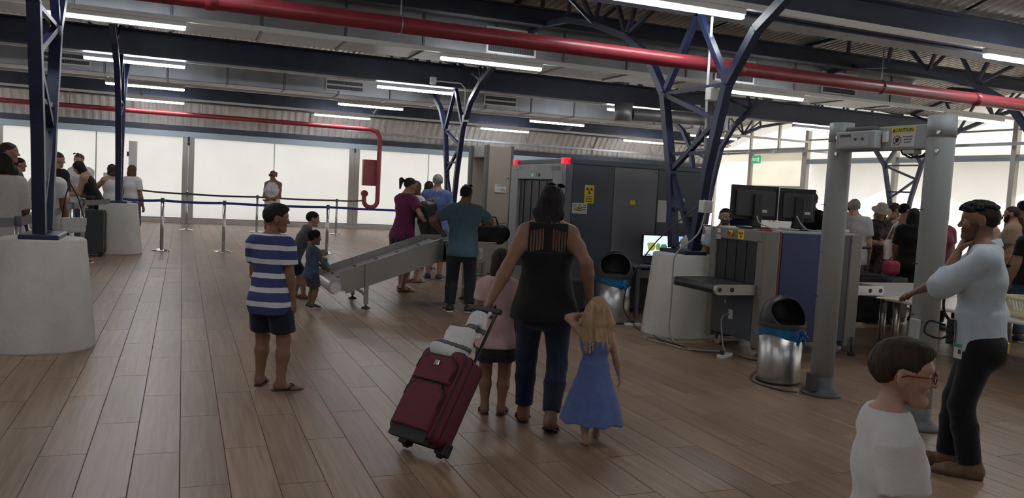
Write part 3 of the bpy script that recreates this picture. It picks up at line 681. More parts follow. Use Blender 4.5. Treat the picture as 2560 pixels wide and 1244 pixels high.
# ------------------------------------------------------------------ tall beige scanning portal
M_beige = mat('beige portal panel', (.36, .30, .25), .55); M_tgrey = mat('portal grey edge', (.11, .105, .10), .5)
tp = empty('scanning_portal', (4.62, 13.75, 0), 0, 'tall beige walk-through body scanner behind the conveyor', 'scanner')
def pole_panel(x, y, w, d, nm):
    p = MB().bbox((x+.045, y, .05), (x+w-.045, y+d, 2.34), .01).build(nm, M_beige, tp)
    for a in (x, x+w-.045): MB().bbox((a, y-.012, .03), (a+.045, y+d+.01, 2.36), .012).build('edge_strip', M_tgrey, p)
    return p
MB().bbox((.34, -.06, 0), (.98, .95, .04), .01).build('base_plate', M_tgrey, tp)
p1 = pole_panel(.40, .0, .52, .14, 'panel'); pole_panel(.36, .75, .52, .14, 'panel')
MB().bbox((.40, .15, 2.14), (.88, .74, 2.34), .015).build('control_head', M_bxf, tp)
MB().box((.42, .144, 2.16), (.5, .15, 2.2)).build('display', M_yel, tp)
for z in (2.2, 2.28): MB().cyl((.55, .14, z), (.55, .15, z), .015, 8).build('button', M_black, tp)
cs = MB().box((.58, -.018, 1.52), (.80, -.0005, 1.66)).build('caution_sticker', M_paper, p1)
lm = text_mesh('CAUTION', .035, bold=True); lm.transform(Matrix.Rotation(PI/2, 4, 'X')); link('sticker_lettering', lm, M_ink, cs, (.70, -.02, 1.64)); print_lines(cs, .73, -.019, 1.58, .1, 3, .018, M_ink, .006)
MB().cyl((.83, -.01, 1.78), (.83, .0, 1.78), .014, 8).build('lock', M_black, p1)

# ------------------------------------------------------------------ monitor desk
M_screen = mat('screen glow white', (.8, .9, .95), .3, emit=(.72, .86, .95), estr=.9); M_scrb = mat('screen glow blue', (.2, .4, .8), .3, emit=(.30, .55, .95), estr=.8)
dk_ = empty('operator_desk', (5.85, 9.34, 0), 0, 'dark grey steel desk under the lit monitors', 'desk')
MB().bbox((-.40, -.20, .65), (1.0, .24, .68), .006).build('desk_top', M_bx2, dk_)
for x in (-.32, .97):
    for y in (-.17, .21): MB().box((x-.02, y-.02, 0), (x+.02, y+.02, .65)).build('leg', M_bx2, dk_)
MB().box((-.30, -.20, .52), (.95, -.18, .62)).build('apron', M_bx2, dk_)
def monitor(loc, rz, w, h, label, lit=None, stand=.1):
    m = empty('monitor', loc, rz, label, 'monitor'); z = stand
    MB().bbox((-w/2, -.015, z), (w/2, .03, z+h), .008).build('bezel', M_black, m)
    MB().bbox((-w*.3, .03, z+h*.2), (w*.3, .065, z+h*.8), .02).build('rear_housing', M_dark, m)
    MB().box((-.04, .0, .01), (.04, .03, z+.08)).build('stand_neck', M_black, m); MB().bbox((-.13, -.09, 0), (.13, .10, .014), .005).build('stand_foot', M_black, m)
    s = MB().box((-w/2+.015, -.018, z+.02), (w/2-.015, -.0155, z+h-.015)).build('screen', lit or M_black, m)
    return m, s, z
m1, s1, z1 = monitor((5.90, 9.36, .681), 0, .46, .30, 'lit monitor on the desk showing an x-ray image of a bag', M_screen)
for x, z, rx, rz_, c in ((-.09, .14, .06, .06, (.55, .50, .08)), (.01, .14, .035, .05, (.25, .42, .10)), (.10, .13, .055, .05, (.10, .30, .14)), (-.14, .17, .02, .02, (.2, .5, .5))):
    MB().sphere((x, -.0185, z1+z), rx, 8, (1, .01, rz_/rx)).build('scan_image', mat('scan %.2f%.2f' % (c[0], c[1]), c, .4, emit=c, estr=.5), s1)
MB().box((.10-.045, -.0196, z1+.125), (.10+.05, -.019, z1+.13)).build('scan_image', M_ink, s1); MB().box((-.2, -.0196, z1+.03), (-.1, -.019, z1+.04)).build('scan_image', M_ink, s1)
monitor((6.46, 9.38, .681), math.radians(-6), .46, .30, 'blue-lit monitor on the desk behind the column', M_scrb)

# ------------------------------------------------------------------ litter bins
M_bag = mat('blue bin liner', (.01, .13, .30), .3, 0, .4, 25, .2, 12)
def bin_(x, y, rz, label, s=1.0):
    b = empty('litter_bin', (x, y, 0), rz, label, 'bin')
    R = .19*s
    MB().lathe([(R*.98, .0), (R*.98, .02), (R, .03), (R, .53*s), (R*.9, .53*s)], 36, cap=True).build('drum', M_steel, b)
    MB().lathe([(R*1.005, 0), (R*1.005, .018)], 36).build('base_ring', M_black, b)
    n = 36; lin = MB(); rings = []
    for q, (r, z) in enumerate(((R*1.012, .42*s), (R*1.03, .45*s), (R*1.02, .50*s), (R*1.03, .53*s))):
        rings.append([Vector((r*(1+.012*math.sin(9*a+q)+.01*math.sin(17*a+2*q))*math.cos(a), r*(1+.012*math.sin(9*a+q))*math.sin(a), z+(.025*math.sin(2*a+.6) if q == 0 else 0))) for a in [2*PI*i/n for i in range(n)]])
    lin.loft(rings, False); l = lin.build('bin_liner', M_bag, b)
    kn = MB(); kn.sphere((R*1.07*.5, -R*1.07*.86, .47*s), .03, 6)
    for dx, dz in ((-.05, -.1), (.02, -.13), (.06, -.05)): kn.tube([(R*.53, -R*.92, .47*s), (R*.53+dx*.5, -R*.98, .47*s+dz*.5), (R*.53+dx, -R*.96, .47*s+dz)], [.02, .016, .006], 6)
    kn.build('liner_knot', M_bag, l)
    # domed lid, open towards -Y
    bmh = bmesh.new(); bmesh.ops.create_uvsphere(bmh, u_segments=96, v_segments=48, radius=1)
    dele = []
    for f in bmh.faces:
        c = f.calc_center_median()
        if c.z < -.02 or (c.y < -.22 and .10 < c.z and math.hypot(c.x/.80, (c.z-.42)/.50) < 1): dele.append(f)
    bmesh.ops.delete(bmh, geom=dele, context='FACES')
    for v in bmh.verts:
        if v.is_boundary and v.co.y < -.1 and v.co.z > .05:
            k = math.hypot(v.co.x/.80, (v.co.z-.42)/.50)
            x_, z_ = v.co.x/k, .42+(v.co.z-.42)/k; z_ = max(z_, .0); v.co = Vector((x_, -math.sqrt(max(.0, 1-x_*x_-z_*z_)), z_))
    for v in bmh.verts: v.co = Vector((v.co.x*R*1.08, v.co.y*R*1.08, .53*s+max(0, v.co.z)*.26*s))
    bmesh.ops.solidify(bmh, geom=bmh.faces[:], thickness=.006)
    MB().bm(bmh, None, True).build('domed_lid', M_black, b)
    MB().lathe([(R*1.09, .51*s), (R*1.11, .52*s), (R*1.09, .55*s)], 36).build('lid_rim', M_dark, b)
    return b
bin_(4.93, 5.70, math.radians(-8), 'steel litter bin with domed black lid beside the walk-through detector', .98)
bin_(5.0, 8.86, math.radians(-25), 'steel litter bin with domed black lid under the lit monitor', 1.12)

# ------------------------------------------------------------------ small cabin-bag scanner
M_sxg = mat('scanner stone grey', (.21, .20, .185), .45, .2); M_sxb = mat('scanner blue panel', (.022, .036, .12), .45); M_sxr = mat('scanner red trim', (.20, .015, .03), .4)
sx = empty('cabin_bag_scanner', (5.43, 6.64, 0), 0, 'grey and blue cabin-bag scanner with black belt', 'scanner')
SL_, SD_, SZ0, SZ1 = 1.30, .88, .15, 1.29
MB().box((.03, .02, SZ0), (SL_-.03, SD_-.02, SZ1-.05)).build('body', M_dark, sx)
for a, b in ((0, .20), (SL_-.16, SL_)):
    for y0, y1 in ((-.012, .10), (SD_-.10, SD_+.012)): MB().bbox((a, y0, SZ0-.06), (b, y1, SZ1), .014).build('end_post', M_sxg, sx)
    MB().bbox((a-.005 if a == 0 else a+.06, .02, 1.17), (a+.10 if a == 0 else b+.005, SD_-.02, SZ1), .012).build('end_header', M_sxg, sx)
MB().bbox((.20, -.008, SZ0), (.225, .02, SZ1-.0), .004).build('trim_strip', M_sxr, sx); MB().bbox((.235, -.006, SZ0), (.80, .02, SZ1-.01), .006).build('side_panel', M_sxb, sx); MB().bbox((.81, -.006, SZ0), (SL_-.17, .02, SZ1-.01), .006).build('side_panel', M_bx1, sx)
MB().bbox((.10, .0, SZ1-.02), (SL_-.10, SD_, SZ1+.012), .01).build('top_panel', M_bxf, sx)
for x in (.12, SL_-.12): MB().sphere((x, .1, SZ1+.002), .07, 8, (1.6, 1.4, .30)).build('red_cap', M_sxr, sx)
for i in range(8):
    y = .11+i*(SD_-.22)/8; MB().box((.012+.006*(i % 2), y, .74), (.018+.006*(i % 2), y+(SD_-.22)/8+.01, 1.17)).build('curtain_strip', M_black, sx)
MB().bbox((.0, .10, SZ0), (.03, SD_-.10, .66), .005).build('lower_panel', M_bx1, sx)
def belt_end(x0, x1, parent):
    s = -1 if x1 < x0 else 1; zt, R = .735, .048
    m = MB(); path = [(x0, zt)]+[(x1-s*R+s*R*math.sin(t), zt-R+R*math.cos(t)) for t in np.linspace(0, PI, 9)]+[(x0, zt-2*R)]
    m.loft([[Vector((x, y, z)) for x, z in path] for y in (.09, SD_-.09)], True, False); m.build('belt', M_black, parent)
    for y0, y1 in ((.05, .088), (SD_-.088, SD_-.05)):
        m = MB(); m.loft([[Vector((x, y, z+.004*(1 if z > zt-R else -1))) for x, z in path] for y in (y0, y1)], True, False); pl_ = m.build('belt_side', M_steel, parent)
        for q in (.05, .20): MB().cyl((x1-s*q, y0-.003 if y0 < .4 else y1, zt-R), (x1-s*q, y0 if y0 < .4 else y1+.003, zt-R), .024, 14).build('plug', M_black, pl_)
belt_end(.0, -.50, sx); belt_end(SL_, SL_+.42, sx)
MB().cyl((-.012, .50, 1.24), (-.04, .50, 1.24), .028, 16).build('emergency_base', M_yel, sx); MB().cyl((-.03, .50, 1.24), (-.055, .50, 1.24), .02, 14).build('emergency_stop', mat('red knob', (.55, .02, .02), .35), sx)
st = MB().box((-.009, .30, 1.185), (-.0055, .40, 1.285)).build('radiation_sticker', M_yel, sx)
trefoil(st, Matrix.Translation((-.011, .35, 1.235)) @ Matrix.Rotation(-PI/2, 4, 'Z'), .035, M_brown)
MB().box((-.009, .70, 1.23), (-.0055, .76, 1.275)).build('sticker', M_paper, sx); MB().box((-.009, .69, 1.16), (-.0055, .77, 1.21)).build('sticker', M_bxf, sx)
MB().box((-.006, .40, .33), (-.001, .47, .43)).build('socket_plate', M_paper, sx); MB().box((-.006, .52, .48), (-.001, .55, .52)).build('socket_plate', M_bxf, sx)
for x, y in ((.10, .12), (.10, SD_-.14), (SL_-.14, .12), (SL_-.14, SD_-.14)):
    w = MB().cyl((x-.03, y, .06), (x+.03, y, .06), .06, 16).build('castor', M_frame, sx); MB().box((x-.04, y-.015, .06), (x+.04, y+.015, .16)).build('castor_fork', M_dark, w)
ft = MB().cyl((SL_-.06, -.03, .04), (SL_-.06, -.03, .2), .012, 8).build('levelling_foot', M_dark, sx); MB().cyl((SL_-.06, -.03, 0), (SL_-.06, -.03, .03), .04, 14).build('foot_pad', M_black, ft)
def back_monitor(x, y, rz, w, h, label):
    m = empty('monitor', (x, y, SZ1+.013), rz, label, 'monitor')
    MB().bbox((-w/2, 0, .09), (w/2, .035, .09+h), .01).build('bezel', M_black, m)
    MB().bbox((-w*.42, -.03, .12), (w*.42, .004, .09+h*.86), .02).build('rear_housing', M_dark, m)
    MB().bbox((-.05, -.065, .012), (.05, -.028, .09+h*.75), .01).build('stand_column', M_black, m); MB().bbox((-.14, -.13, 0), (.14, .12, .016), .006).build('stand_foot', M_black, m)
    MB().box((.07, -.034, .17), (.13, -.0305, .20)).build('label_sticker', M_paper, m)
    return m
back_monitor(5.43+.20, 6.64+.42, math.radians(-4), .58, .36, 'black monitor seen from behind on the bag scanner, wider of the two')
back_monitor(5.43+.66, 6.64+.30, math.radians(-16), .40, .35, 'black monitor seen from behind on the bag scanner, beside the detector pillar')
def cable(pts, r, m, label, name='cable', sub=4):
    P = [Vector(p) for p in pts]; out = []
    for i in range(len(P)-1):
        a, b, c, d = P[max(i-1, 0)], P[i], P[i+1], P[min(i+2, len(P)-1)]
        for k in range(sub):
            t = k/sub; out.append(.5*((2*b)+(-a+c)*t+(2*a-5*b+4*c-d)*t*t+(-a+3*b-3*c+d)*t**3))
    out.append(P[-1]); return tag(MB().tube(out, r, 6).build(name, m), label, 'cable')
M_cabw = mat('grey cable', (.35, .34, .33), .5); M_cabk = mat('dark cable', (.06, .045, .04), .5)
zt = SZ1+.024
cable([(5.60, 6.98, zt+.12), (5.58, 6.90, zt+.05), (5.70, 6.84, zt), (5.85, 6.86, zt), (6.0, 6.80, zt), (5.9, 6.74, zt), (5.75, 6.78, zt)], .007, M_cabw, 'pale cable looping behind the wider monitor on the scanner')
cable([(6.03, 6.87, zt+.14), (6.05, 6.82, zt+.06), (6.12, 6.78, zt), (6.3, 6.76, zt), (6.42, 6.80, zt), (6.3, 6.86, zt)], .007, M_cabw, 'pale cable looping behind the smaller monitor on the scanner')
pb = MB().bbox((6.46, 6.70, SZ1+.013), (6.60, 6.76, SZ1+.05), .006).build('adapter', M_paint); tag(pb, 'white adapter among cables on top of the scanner', 'adapter')
# floor cables and power strip
ps = empty('power_strip', (5.12, 6.72, 0), math.radians(30), 'white power strip on the floor by the bag scanner', 'power strip'); MB().bbox((-.12, -.035, 0), (.12, .035, .035), .008).build('case', M_paint, ps); MB().bbox((-.09, -.02, .035), (-.05, .02, .07), .006).build('plug', M_black, ps)
ps2 = empty('power_strip', (5.12, 8.55, 0), math.radians(-15), 'white power strip on the floor by the litter bin', 'power strip'); MB().bbox((-.1, -.035, 0), (.1, .035, .035), .008).build('case', M_paint, ps2); MB().bbox((-.02, -.02, .035), (.02, .02, .065), .006).build('plug', M_black, ps2)
cable([(5.09, 6.74, .045), (4.95, 7.0, .012), (4.98, 7.35, .010), (4.92, 7.6, .010), (5.02, 7.95, .010), (5.05, 8.3, .010), (5.10, 8.5, .04)], .008, M_cabk, 'dark cable snaking over the floor to the power strip')
cable([(5.10, 6.78, .05), (4.90, 7.1, .014), (4.86, 7.4, .012), (4.80, 7.55, .012), (4.82, 7.75, .012), (4.95, 7.8, .012), (5.0, 7.66, .012), (4.95, 7.5, .02)], .007, M_cabw, 'pale cable curled on the floor by the white plinth')
cable([(5.42, 7.08, .38), (5.30, 7.05, .34), (5.22, 6.9, .12), (5.14, 6.75, .06)], .008, M_cabw, 'grey cable plugged into the lower panel of the scanner')
cable([(5.18, 6.66, .04), (5.3, 6.55, .01), (5.45, 6.45, .01), (5.35, 6.3, .01), (5.1, 6.15, .01), (4.85, 5.95, .01), (4.68, 5.72, .01), (4.70, 5.42, .01), (4.78, 5.28, .02)], .008, M_cabk, 'dark cable running past the bin to the detector foot')
cable([(5.40, 7.60, 1.5), (5.28, 7.55, 1.2), (5.06, 7.62, .97), (5.02, 7.60, .75), (4.99, 7.55, .4), (4.96, 7.50, .12), (4.99, 7.4, .012), (5.02, 7.3, .012)], .009, M_cabw, 'cable hanging down the front of the white plinth')
cable([(5.30, 7.62, 1.5), (4.96, 7.85, 1.1), (4.90, 8.30, .6), (4.95, 8.5, .25), (5.08, 8.54, .06)], .008, M_cabk, 'dark cable slung from the column to the power strip')

# ------------------------------------------------------------------ walk-through metal detector
M_gate = mat('detector grey green', (.36, .385, .385), .5, 0, .04, 40); M_gatek = mat('detector foot grey', (.10, .105, .11), .5)
gt = empty('metal_detector', (5.0, 4.77, 0), 0, 'grey walk-through metal detector with two oval pillars', 'detector')
for y in (.48, -.48):
    ov = lambda z, rx, ry: [Vector((rx*math.cos(a), y+ry*math.sin(a), z)) for a in [2*PI*i/32 for i in range(32)]]
    p = MB().loft([ov(.12, .085, .10), ov(2.16, .085, .10), ov(2.21, .083, .098)]).build('pillar', M_gate, gt)
    MB().loft([ov(0, .15, .17), ov(.02, .15, .17), ov(.045, .12, .14), ov(.08, .092, .107), ov(.16, .09, .105)]).build('pillar_foot', M_gatek, p)
    MB().loft([ov(2.10, .088, .103), ov(2.255, .088, .103)]).build('pillar_cap', M_gate, p)
    for z in (2.0, 2.13): MB().cyl((-.093, y-.05, z), (-.08, y-.05, z), .014, 10).build('bolt', M_steel, p)
    for z in (.82, 1.19, 1.58): MB().box((-.089, y+.03, z), (-.07, y+.07, z+.006)).build('zone_mark', M_black, p)
MB().bbox((-.05, -.42, 2.02), (.05, .42, 2.20), .012).build('crossbar', M_gate, gt)
cu = MB().bbox((-.13, .0, 2.03), (-.05, .40, 2.17), .012).build('control_unit', M_gate, gt)
MB().bbox((-.11, .04, 2.17), (-.02, .33, 2.205), .012).build('unit_cover', M_gatek, cu)
MB().box((-.133, .06, 2.05), (-.129, .36, 2.155)).build('unit_face', M_bxf, cu); MB().box((-.135, .24, 2.125), (-.1325, .35, 2.145)).build('display', M_black, cu)
for y in (.12, .19): MB().box((-.135, y-.012, 2.095), (-.1325, y+.012, 2.115)).build('key', M_black, cu)
MB().box((-.075, -.06, 2.08), (-.052, -.02, 2.16)).build('side_key', M_paint, gt)
cs = MB().box((-.056, -.30, 2.04), (-.0505, -.09, 2.185)).build('caution_sign', M_paper, gt)
MB().box((-.0575, -.30, 2.145), (-.0562, -.09, 2.185)).build('caution_band', M_yel, cs)
RT = Matrix.Rotation(-PI/2, 4, 'Z') @ Matrix.Rotation(PI/2, 4, 'X')
lm = text_mesh('CAUTION', .036, bold=True); lm.transform(RT); link('caution_lettering', lm, M_ink, cs, (-.0585, -.205, 2.164))
tr = MB(); tr.prism([(-.122, 2.15), (-.098, 2.15), (-.11, 2.18)], 0, -.0590, -.0577); tr.build('warning_triangle', M_ink, cs)
MB().tube([(-.0575, -.145+.034*math.cos(t), 2.09+.034*math.sin(t)) for t in np.linspace(0, 2*PI, 25)[:-1]], .0022, 5, True).build('prohibition_ring', M_brown, cs)
hm = MB(); hm.sphere((-.0575, -.138, 2.097), .011, 6, (.15, 1, 1)); hm.sphere((-.0575, -.152, 2.097), .011, 6, (.15, 1, 1)); hm.prism([(-.163, 2.094), (-.127, 2.094), (-.145, 2.07)], 0, -.0582, -.0565); hm.bar((-.0588, -.168, 2.114), (-.0588, -.122, 2.066), .003, .004); hm.build('heart_symbol', M_ink, cs)
for i, t in enumerate(('No entrance for', 'persons with', 'pacemakers')):
    lm = text_mesh(t, .013, bold=True); lm.transform(RT); link('sign_text', lm, M_ink, cs, (-.0572, -.242, 2.115-i*.02))
for y in (-.02, .03): MB().tube([(0, -.2+y*2, 2.02), (-.04, -.22+y, 1.99), (-.02, -.28+y, 1.96), (.04, -.33+y, 1.98), (.04, -.36, 2.03)], .008, 6).build('cable_loop', M_black, gt)
MB().bbox((-.05, -.30, 1.985), (.03, -.2, 2.02), .006).build('junction_box', M_frame, gt)
MB().bbox((-.18, .40, .045), (-.11, .47, .20), .01).build('power_adapter', M_dark, gt)
MB().bbox((-.11, -.52, .62), (-.075, -.44, .80), .01).build('sensor_box', M_gate, gt)

# ------------------------------------------------------------------ inspection tables
M_lam = mat('table top off-white', (.62, .60, .57), .35); M_leg = mat('table leg steel', (.42, .40, .38), .3, .9)
def table(lo, hi, z, label, group='inspection tables'):
    t = empty('inspection_table', ((lo[0]+hi[0])/2, (lo[1]+hi[1])/2, 0), 0, label, 'table', group); w, d = (hi[0]-lo[0])/2, (hi[1]-lo[1])/2
    MB().bbox((-w, -d, z-.035), (w, d, z), .014).build('table_top', M_lam, t)
    for sx_ in (-1, 1):
        for sy in (-1, 1): 
            l = MB().cyl((sx_*(w-.10), sy*(d-.10), .0), (sx_*(w-.10), sy*(d-.10), z-.035), .035, 16).build('leg', M_leg, t); MB().cyl((sx_*(w-.10), sy*(d-.10), 0), (sx_*(w-.10), sy*(d-.10), .015), .04, 16).build('foot', M_black, l)
    return t
table((7.20, 6.72), (9.15, 8.05), .62, 'off-white table at the outfeed of the bag scanner')
table((7.12, 4.60), (9.1, 6.66), .62, 'off-white table carrying the cream basket')
# cream plastic basket
M_cream = mat('cream plastic', (.66, .58, .38), .45)
bk = empty('laundry_basket', (7.42, 5.10, .621), math.radians(75), 'cream plastic basket with slotted sides on the table', 'basket')
def rr(w, d, z, n=8, r=.06): 
    out = []
    for cx_, cy_, a0 in ((w-r, d-r, 0), (-w+r, d-r, 90), (-w+r, -d+r, 180), (w-r, -d+r, 270)):
        for i in range(n+1): a = math.radians(a0+90*i/n); out.append(Vector((cx_+r*math.cos(a), cy_+r*math.sin(a), z)))
    return out
MB().loft([rr(.24, .155, .0), rr(.25, .165, .07)]).build('lower_shell', M_cream, bk)
m = MB(); m.loft([rr(.285, .195, .17), rr(.30, .21, .175), rr(.302, .212, .205), rr(.288, .198, .208)], False, True, True); m.build('rim', M_cream, bk)
a_, b_ = rr(.25, .165, .065, 12), rr(.288, .198, .18, 12); 
for i in range(0, len(a_)): 
    MB().bar(a_[i], b_[i], .010, .006).build('rib', M_cream, bk)
for s in (-1, 1):
    for i in range(11):
        x = -.19+i*.038
        MB().bar((x, s*.165, .065), (x*1.1, s*.198, .18), .010, .006).build('rib', M_cream, bk)
    for i in range(6):
        y = -.10+i*.04; MB().bar((s*.25, y, .065), (s*.288, y*1.1, .18), .010, .006).build('rib', M_cream, bk)
# folding leg stub of a dropped barrier by the guard's boots
fb = empty('barrier_post', (4.77, 3.76, 0), 0, 'pale grey post with small levelling foot behind the guard\'s boots', 'post')
MB().bbox((-.035, -.03, .05), (.035, .03, .36), .01).build('shaft', M_gate, fb); MB().cyl((0, 0, 0), (0, 0, .012), .03, 12).build('foot_pad', M_frame, fb); MB().cyl((0, 0, .01), (0, 0, .05), .01, 8).build('foot_stem', M_steel, fb)
# dark low box by the mother
lb = empty('equipment_box', (4.54, 9.30, 0), 0, 'black equipment box between the big scanner and the bin', 'box'); MB().bbox((-.16, -.2, 0), (.16, .2, .5), .015).build('case', M_black, lb); MB().bbox((-.17, -.21, .46), (.17, .21, .51), .01).build('lid', M_dark, lb)
# ------------------------------------------------------------------ smooth-surface modeller for people, clothes and bags
def A3(*p): return np.array(p, float)
def unit(v): v = np.asarray(v, float); return v/(np.linalg.norm(v)+1e-12)
def pcap(a, b, ra, rb=None, k=.03, flat=False):
    """tapered round limb from a to b"""
    rb = ra if rb is None else rb
    return dict(t='c', a=A3(*a), b=A3(*b), w=((ra, ra), (rb, rb)), U=None, k=k, flat=flat)
def pell(a, b, wa, wb, U, k=.03, flat=False):
    """tapered limb with oval section; U is the wide axis"""
    return dict(t='c', a=A3(*a), b=A3(*b), w=(wa, wb), U=unit(U), k=k, flat=flat)
def pball(c, r, R=None, k=.03, sub=False):
    r = (r, r, r) if np.isscalar(r) else r
    return dict(t='s', c=A3(*c), r=A3(*r), R=R, k=k, sub=sub)
def prim_box(p, m):
    if p['t'] == 's': e = np.full(3, max(p['r'])); return p['c']-e-m, p['c']+e+m
    e = max(max(p['w'][0]), max(p['w'][1])); return np.minimum(p['a'], p['b'])-e-m, np.maximum(p['a'], p['b'])+e+m
def prim_eval(p, P):
    if p['t'] == 's':
        q = P-p['c']
        if p['R'] is not None: q = q @ p['R']
        return (np.sqrt(((q/p['r'])**2).sum(-1))-1)*p['r'].min()
    ab = p['b']-p['a']; L = np.linalg.norm(ab)+1e-9; ax = ab/L; w = P-p['a']
    s = w @ ax; t = np.clip(s/L, 0, 1); ov = s-t*L; q = w-s[..., None]*ax
    (ua, va), (ub, vb) = p['w']; wu = ua+(ub-ua)*t; wv = va+(vb-va)*t; mn = np.minimum(wu, wv)
    if p['U'] is None: rr2 = (q*q).sum(-1)/(wu*wu)
    else:
        U = p['U']-ax*(p['U'] @ ax); U = U/(np.linalg.norm(U)+1e-9); qu = q @ U; qv = q @ np.cross(ax, U); rr2 = (qu/wu)**2+(qv/wv)**2
    if p['flat']: return np.maximum((np.sqrt(rr2)-1)*mn, np.maximum(-s, s-L))
    return (np.sqrt(rr2+(ov/mn)**2)-1)*mn
def sdf_verts(prims, res, off=0., disp=None, cut=None, pad=.02):
    """surface of the smooth union of prims as (verts, quads)"""
    m = pad+abs(off)+2*res
    bx = [prim_box(p, m) for p in prims if not (p['t'] == 's' and p['sub'])]
    lo = np.min([b[0] for b in bx], 0); hi = np.max([b[1] for b in bx], 0)
    n = np.ceil((hi-lo)/res).astype(int)+1
    ax = [lo[i]+res*np.arange(n[i]) for i in range(3)]
    D = np.full(n, .2)
    for p in prims:
        a, b = prim_box(p, m+p['k'])
        i0 = np.maximum(np.floor((a-lo)/res).astype(int), 0); i1 = np.minimum(np.ceil((b-lo)/res).astype(int)+1, n)
        if (i1 <= i0).any(): continue
        sl = tuple(slice(i0[i], i1[i]) for i in range(3))
        P = np.stack(np.meshgrid(*[ax[i][sl[i]] for i in range(3)], indexing='ij'), -1)
        d = prim_eval(p, P); o = D[sl]; k = p['k']
        if p['t'] == 's' and p['sub']:
            d = -d; h = np.maximum(k-np.abs(o-d), 0)/k; D[sl] = np.maximum(o, d)+h*h*k*.25
        else:
            h = np.maximum(k-np.abs(o-d), 0)/k; D[sl] = np.minimum(o, d)-h*h*k*.25
    D -= off
    if disp is not None or cut is not None:
        P = np.stack(np.meshgrid(*ax, indexing='ij'), -1)
        if disp is not None: D += disp(P)
        if cut is not None: D = np.maximum(D, cut(P))
    return nets(D, lo, res)
def nets(D, lo, res):
    S = D < 0; nx, ny, nz = D.shape
    c = np.zeros((nx-1, ny-1, nz-1), np.int8)
    for i in (0, 1):
        for j in (0, 1):
            for k in (0, 1): c += S[i:nx-1+i, j:ny-1+j, k:nz-1+k]
    act = (c > 0) & (c < 8); I = np.argwhere(act)
    if len(I) == 0: return np.zeros((0, 3)), np.zeros((0, 4), int)
    acc = np.zeros((len(I), 3)); cnt = np.zeros(len(I)); C = [(i, j, k) for i in (0, 1) for j in (0, 1) for k in (0, 1)]
    val = {q: D[I[:, 0]+q[0], I[:, 1]+q[1], I[:, 2]+q[2]] for q in C}
    for q in C:
        for ax in range(3):
            if q[ax]: continue
            r = list(q); r[ax] = 1; r = tuple(r); a, b = val[q], val[r]; x = (a < 0) != (b < 0)
            t = np.where(x, a/np.where(np.abs(a-b) < 1e-12, 1e-12, a-b), 0); pt = np.repeat(np.array([q], float), len(I), 0); pt[:, ax] = t
            acc += pt*x[:, None]; cnt += x
    vs = lo+res*(I+acc/cnt[:, None])
    idx = np.full(act.shape, -1, int); idx[act] = np.arange(len(I)); F = []
    for ax in range(3):
        o = [a for a in range(3) if a != ax]
        s0 = [slice(1, -1)]*3; s0[ax] = slice(0, -1); s1 = list(s0); s1[ax] = slice(1, None)
        a = S[tuple(s0)]; b = S[tuple(s1)]; E = np.argwhere(a != b)
        if len(E) == 0: continue
        base = E.copy(); base[:, o[0]] += 1; base[:, o[1]] += 1
        def cell(d0, d1): q = base.copy(); q[:, o[0]] += d0; q[:, o[1]] += d1; return idx[q[:, 0], q[:, 1], q[:, 2]]
        Q = np.stack([cell(-1, -1), cell(0, -1), cell(0, 0), cell(-1, 0)], 1)
        fl_ = a[tuple(E.T)] if ax != 1 else ~a[tuple(E.T)]
        Q[~fl_] = Q[~fl_][:, ::-1]; F.append(Q)
    F = np.concatenate(F); F = F[(F >= 0).all(1)]
    return vs, F
def vq_mesh(name, parts, mats):
    """parts: list of (verts, quads, material slot)"""
    V_, F_, M_ = [], [], []; o = 0
    for v, f, mi in parts:
        if len(v) == 0: continue
        V_.append(v); F_.append(f+o); M_.append(np.full(len(f), mi)); o += len(v)
    V_ = np.concatenate(V_); F_ = np.concatenate(F_); M_ = np.concatenate(M_)
    me = bpy.data.meshes.new(name); me.vertices.add(len(V_)); me.vertices.foreach_set('co', V_.astype(np.float32).ravel())
    me.loops.add(len(F_)*4); me.loops.foreach_set('vertex_index', F_.astype(np.int32).ravel())
    me.polygons.add(len(F_)); me.polygons.foreach_set('loop_start', (np.arange(len(F_))*4).astype(np.int32)); me.polygons.foreach_set('loop_total', np.full(len(F_), 4, np.int32))
    for m in mats: me.materials.append(m)
    me.polygons.foreach_set('material_index', M_.astype(np.int32)); me.polygons.foreach_set('use_smooth', np.ones(len(F_), bool))
    me.update(calc_edges=True); me.validate(); return me
def folds(amp, seed=0, f=1.0):
    r = np.random.RandomState(seed); K = r.normal(size=(5, 3))*A3(14, 14, 9)*f; ph = r.uniform(0, 6, 5)
    def g(P):
        s = 0
        for k, p in zip(K, ph): s = s+np.sin(P @ k+p)
        return amp*s/2.5
    return g
def ik(a, t, l1, l2, pole):
    a, t = A3(*a), A3(*t); d = t-a; L = np.linalg.norm(d); L2 = min(L, (l1+l2)*.998); d = unit(d); t = a+d*L2
    x = (l1*l1-l2*l2+L2*L2)/(2*L2); h = math.sqrt(max(l1*l1-x*x, 0)); pv = A3(*pole); pv = pv-d*(pv @ d); return a+d*x+unit(pv)*h, t
def rotm(yaw=0, pitch=0, roll=0):
    """yaw>0 turns to the right, pitch>0 tips forward, roll>0 tips to the right (degrees)"""
    y, p, r = [math.radians(q) for q in (yaw, pitch, roll)]
    Rz = np.array([[math.cos(y), math.sin(y), 0], [-math.sin(y), math.cos(y), 0], [0, 0, 1]])
    Rx = np.array([[1, 0, 0], [0, math.cos(p), math.sin(p)], [0, -math.sin(p), math.cos(p)]])
    Ry = np.array([[math.cos(r), 0, math.sin(r)], [0, 1, 0], [-math.sin(r), 0, math.cos(r)]])
    return Rz @ Rx @ Ry

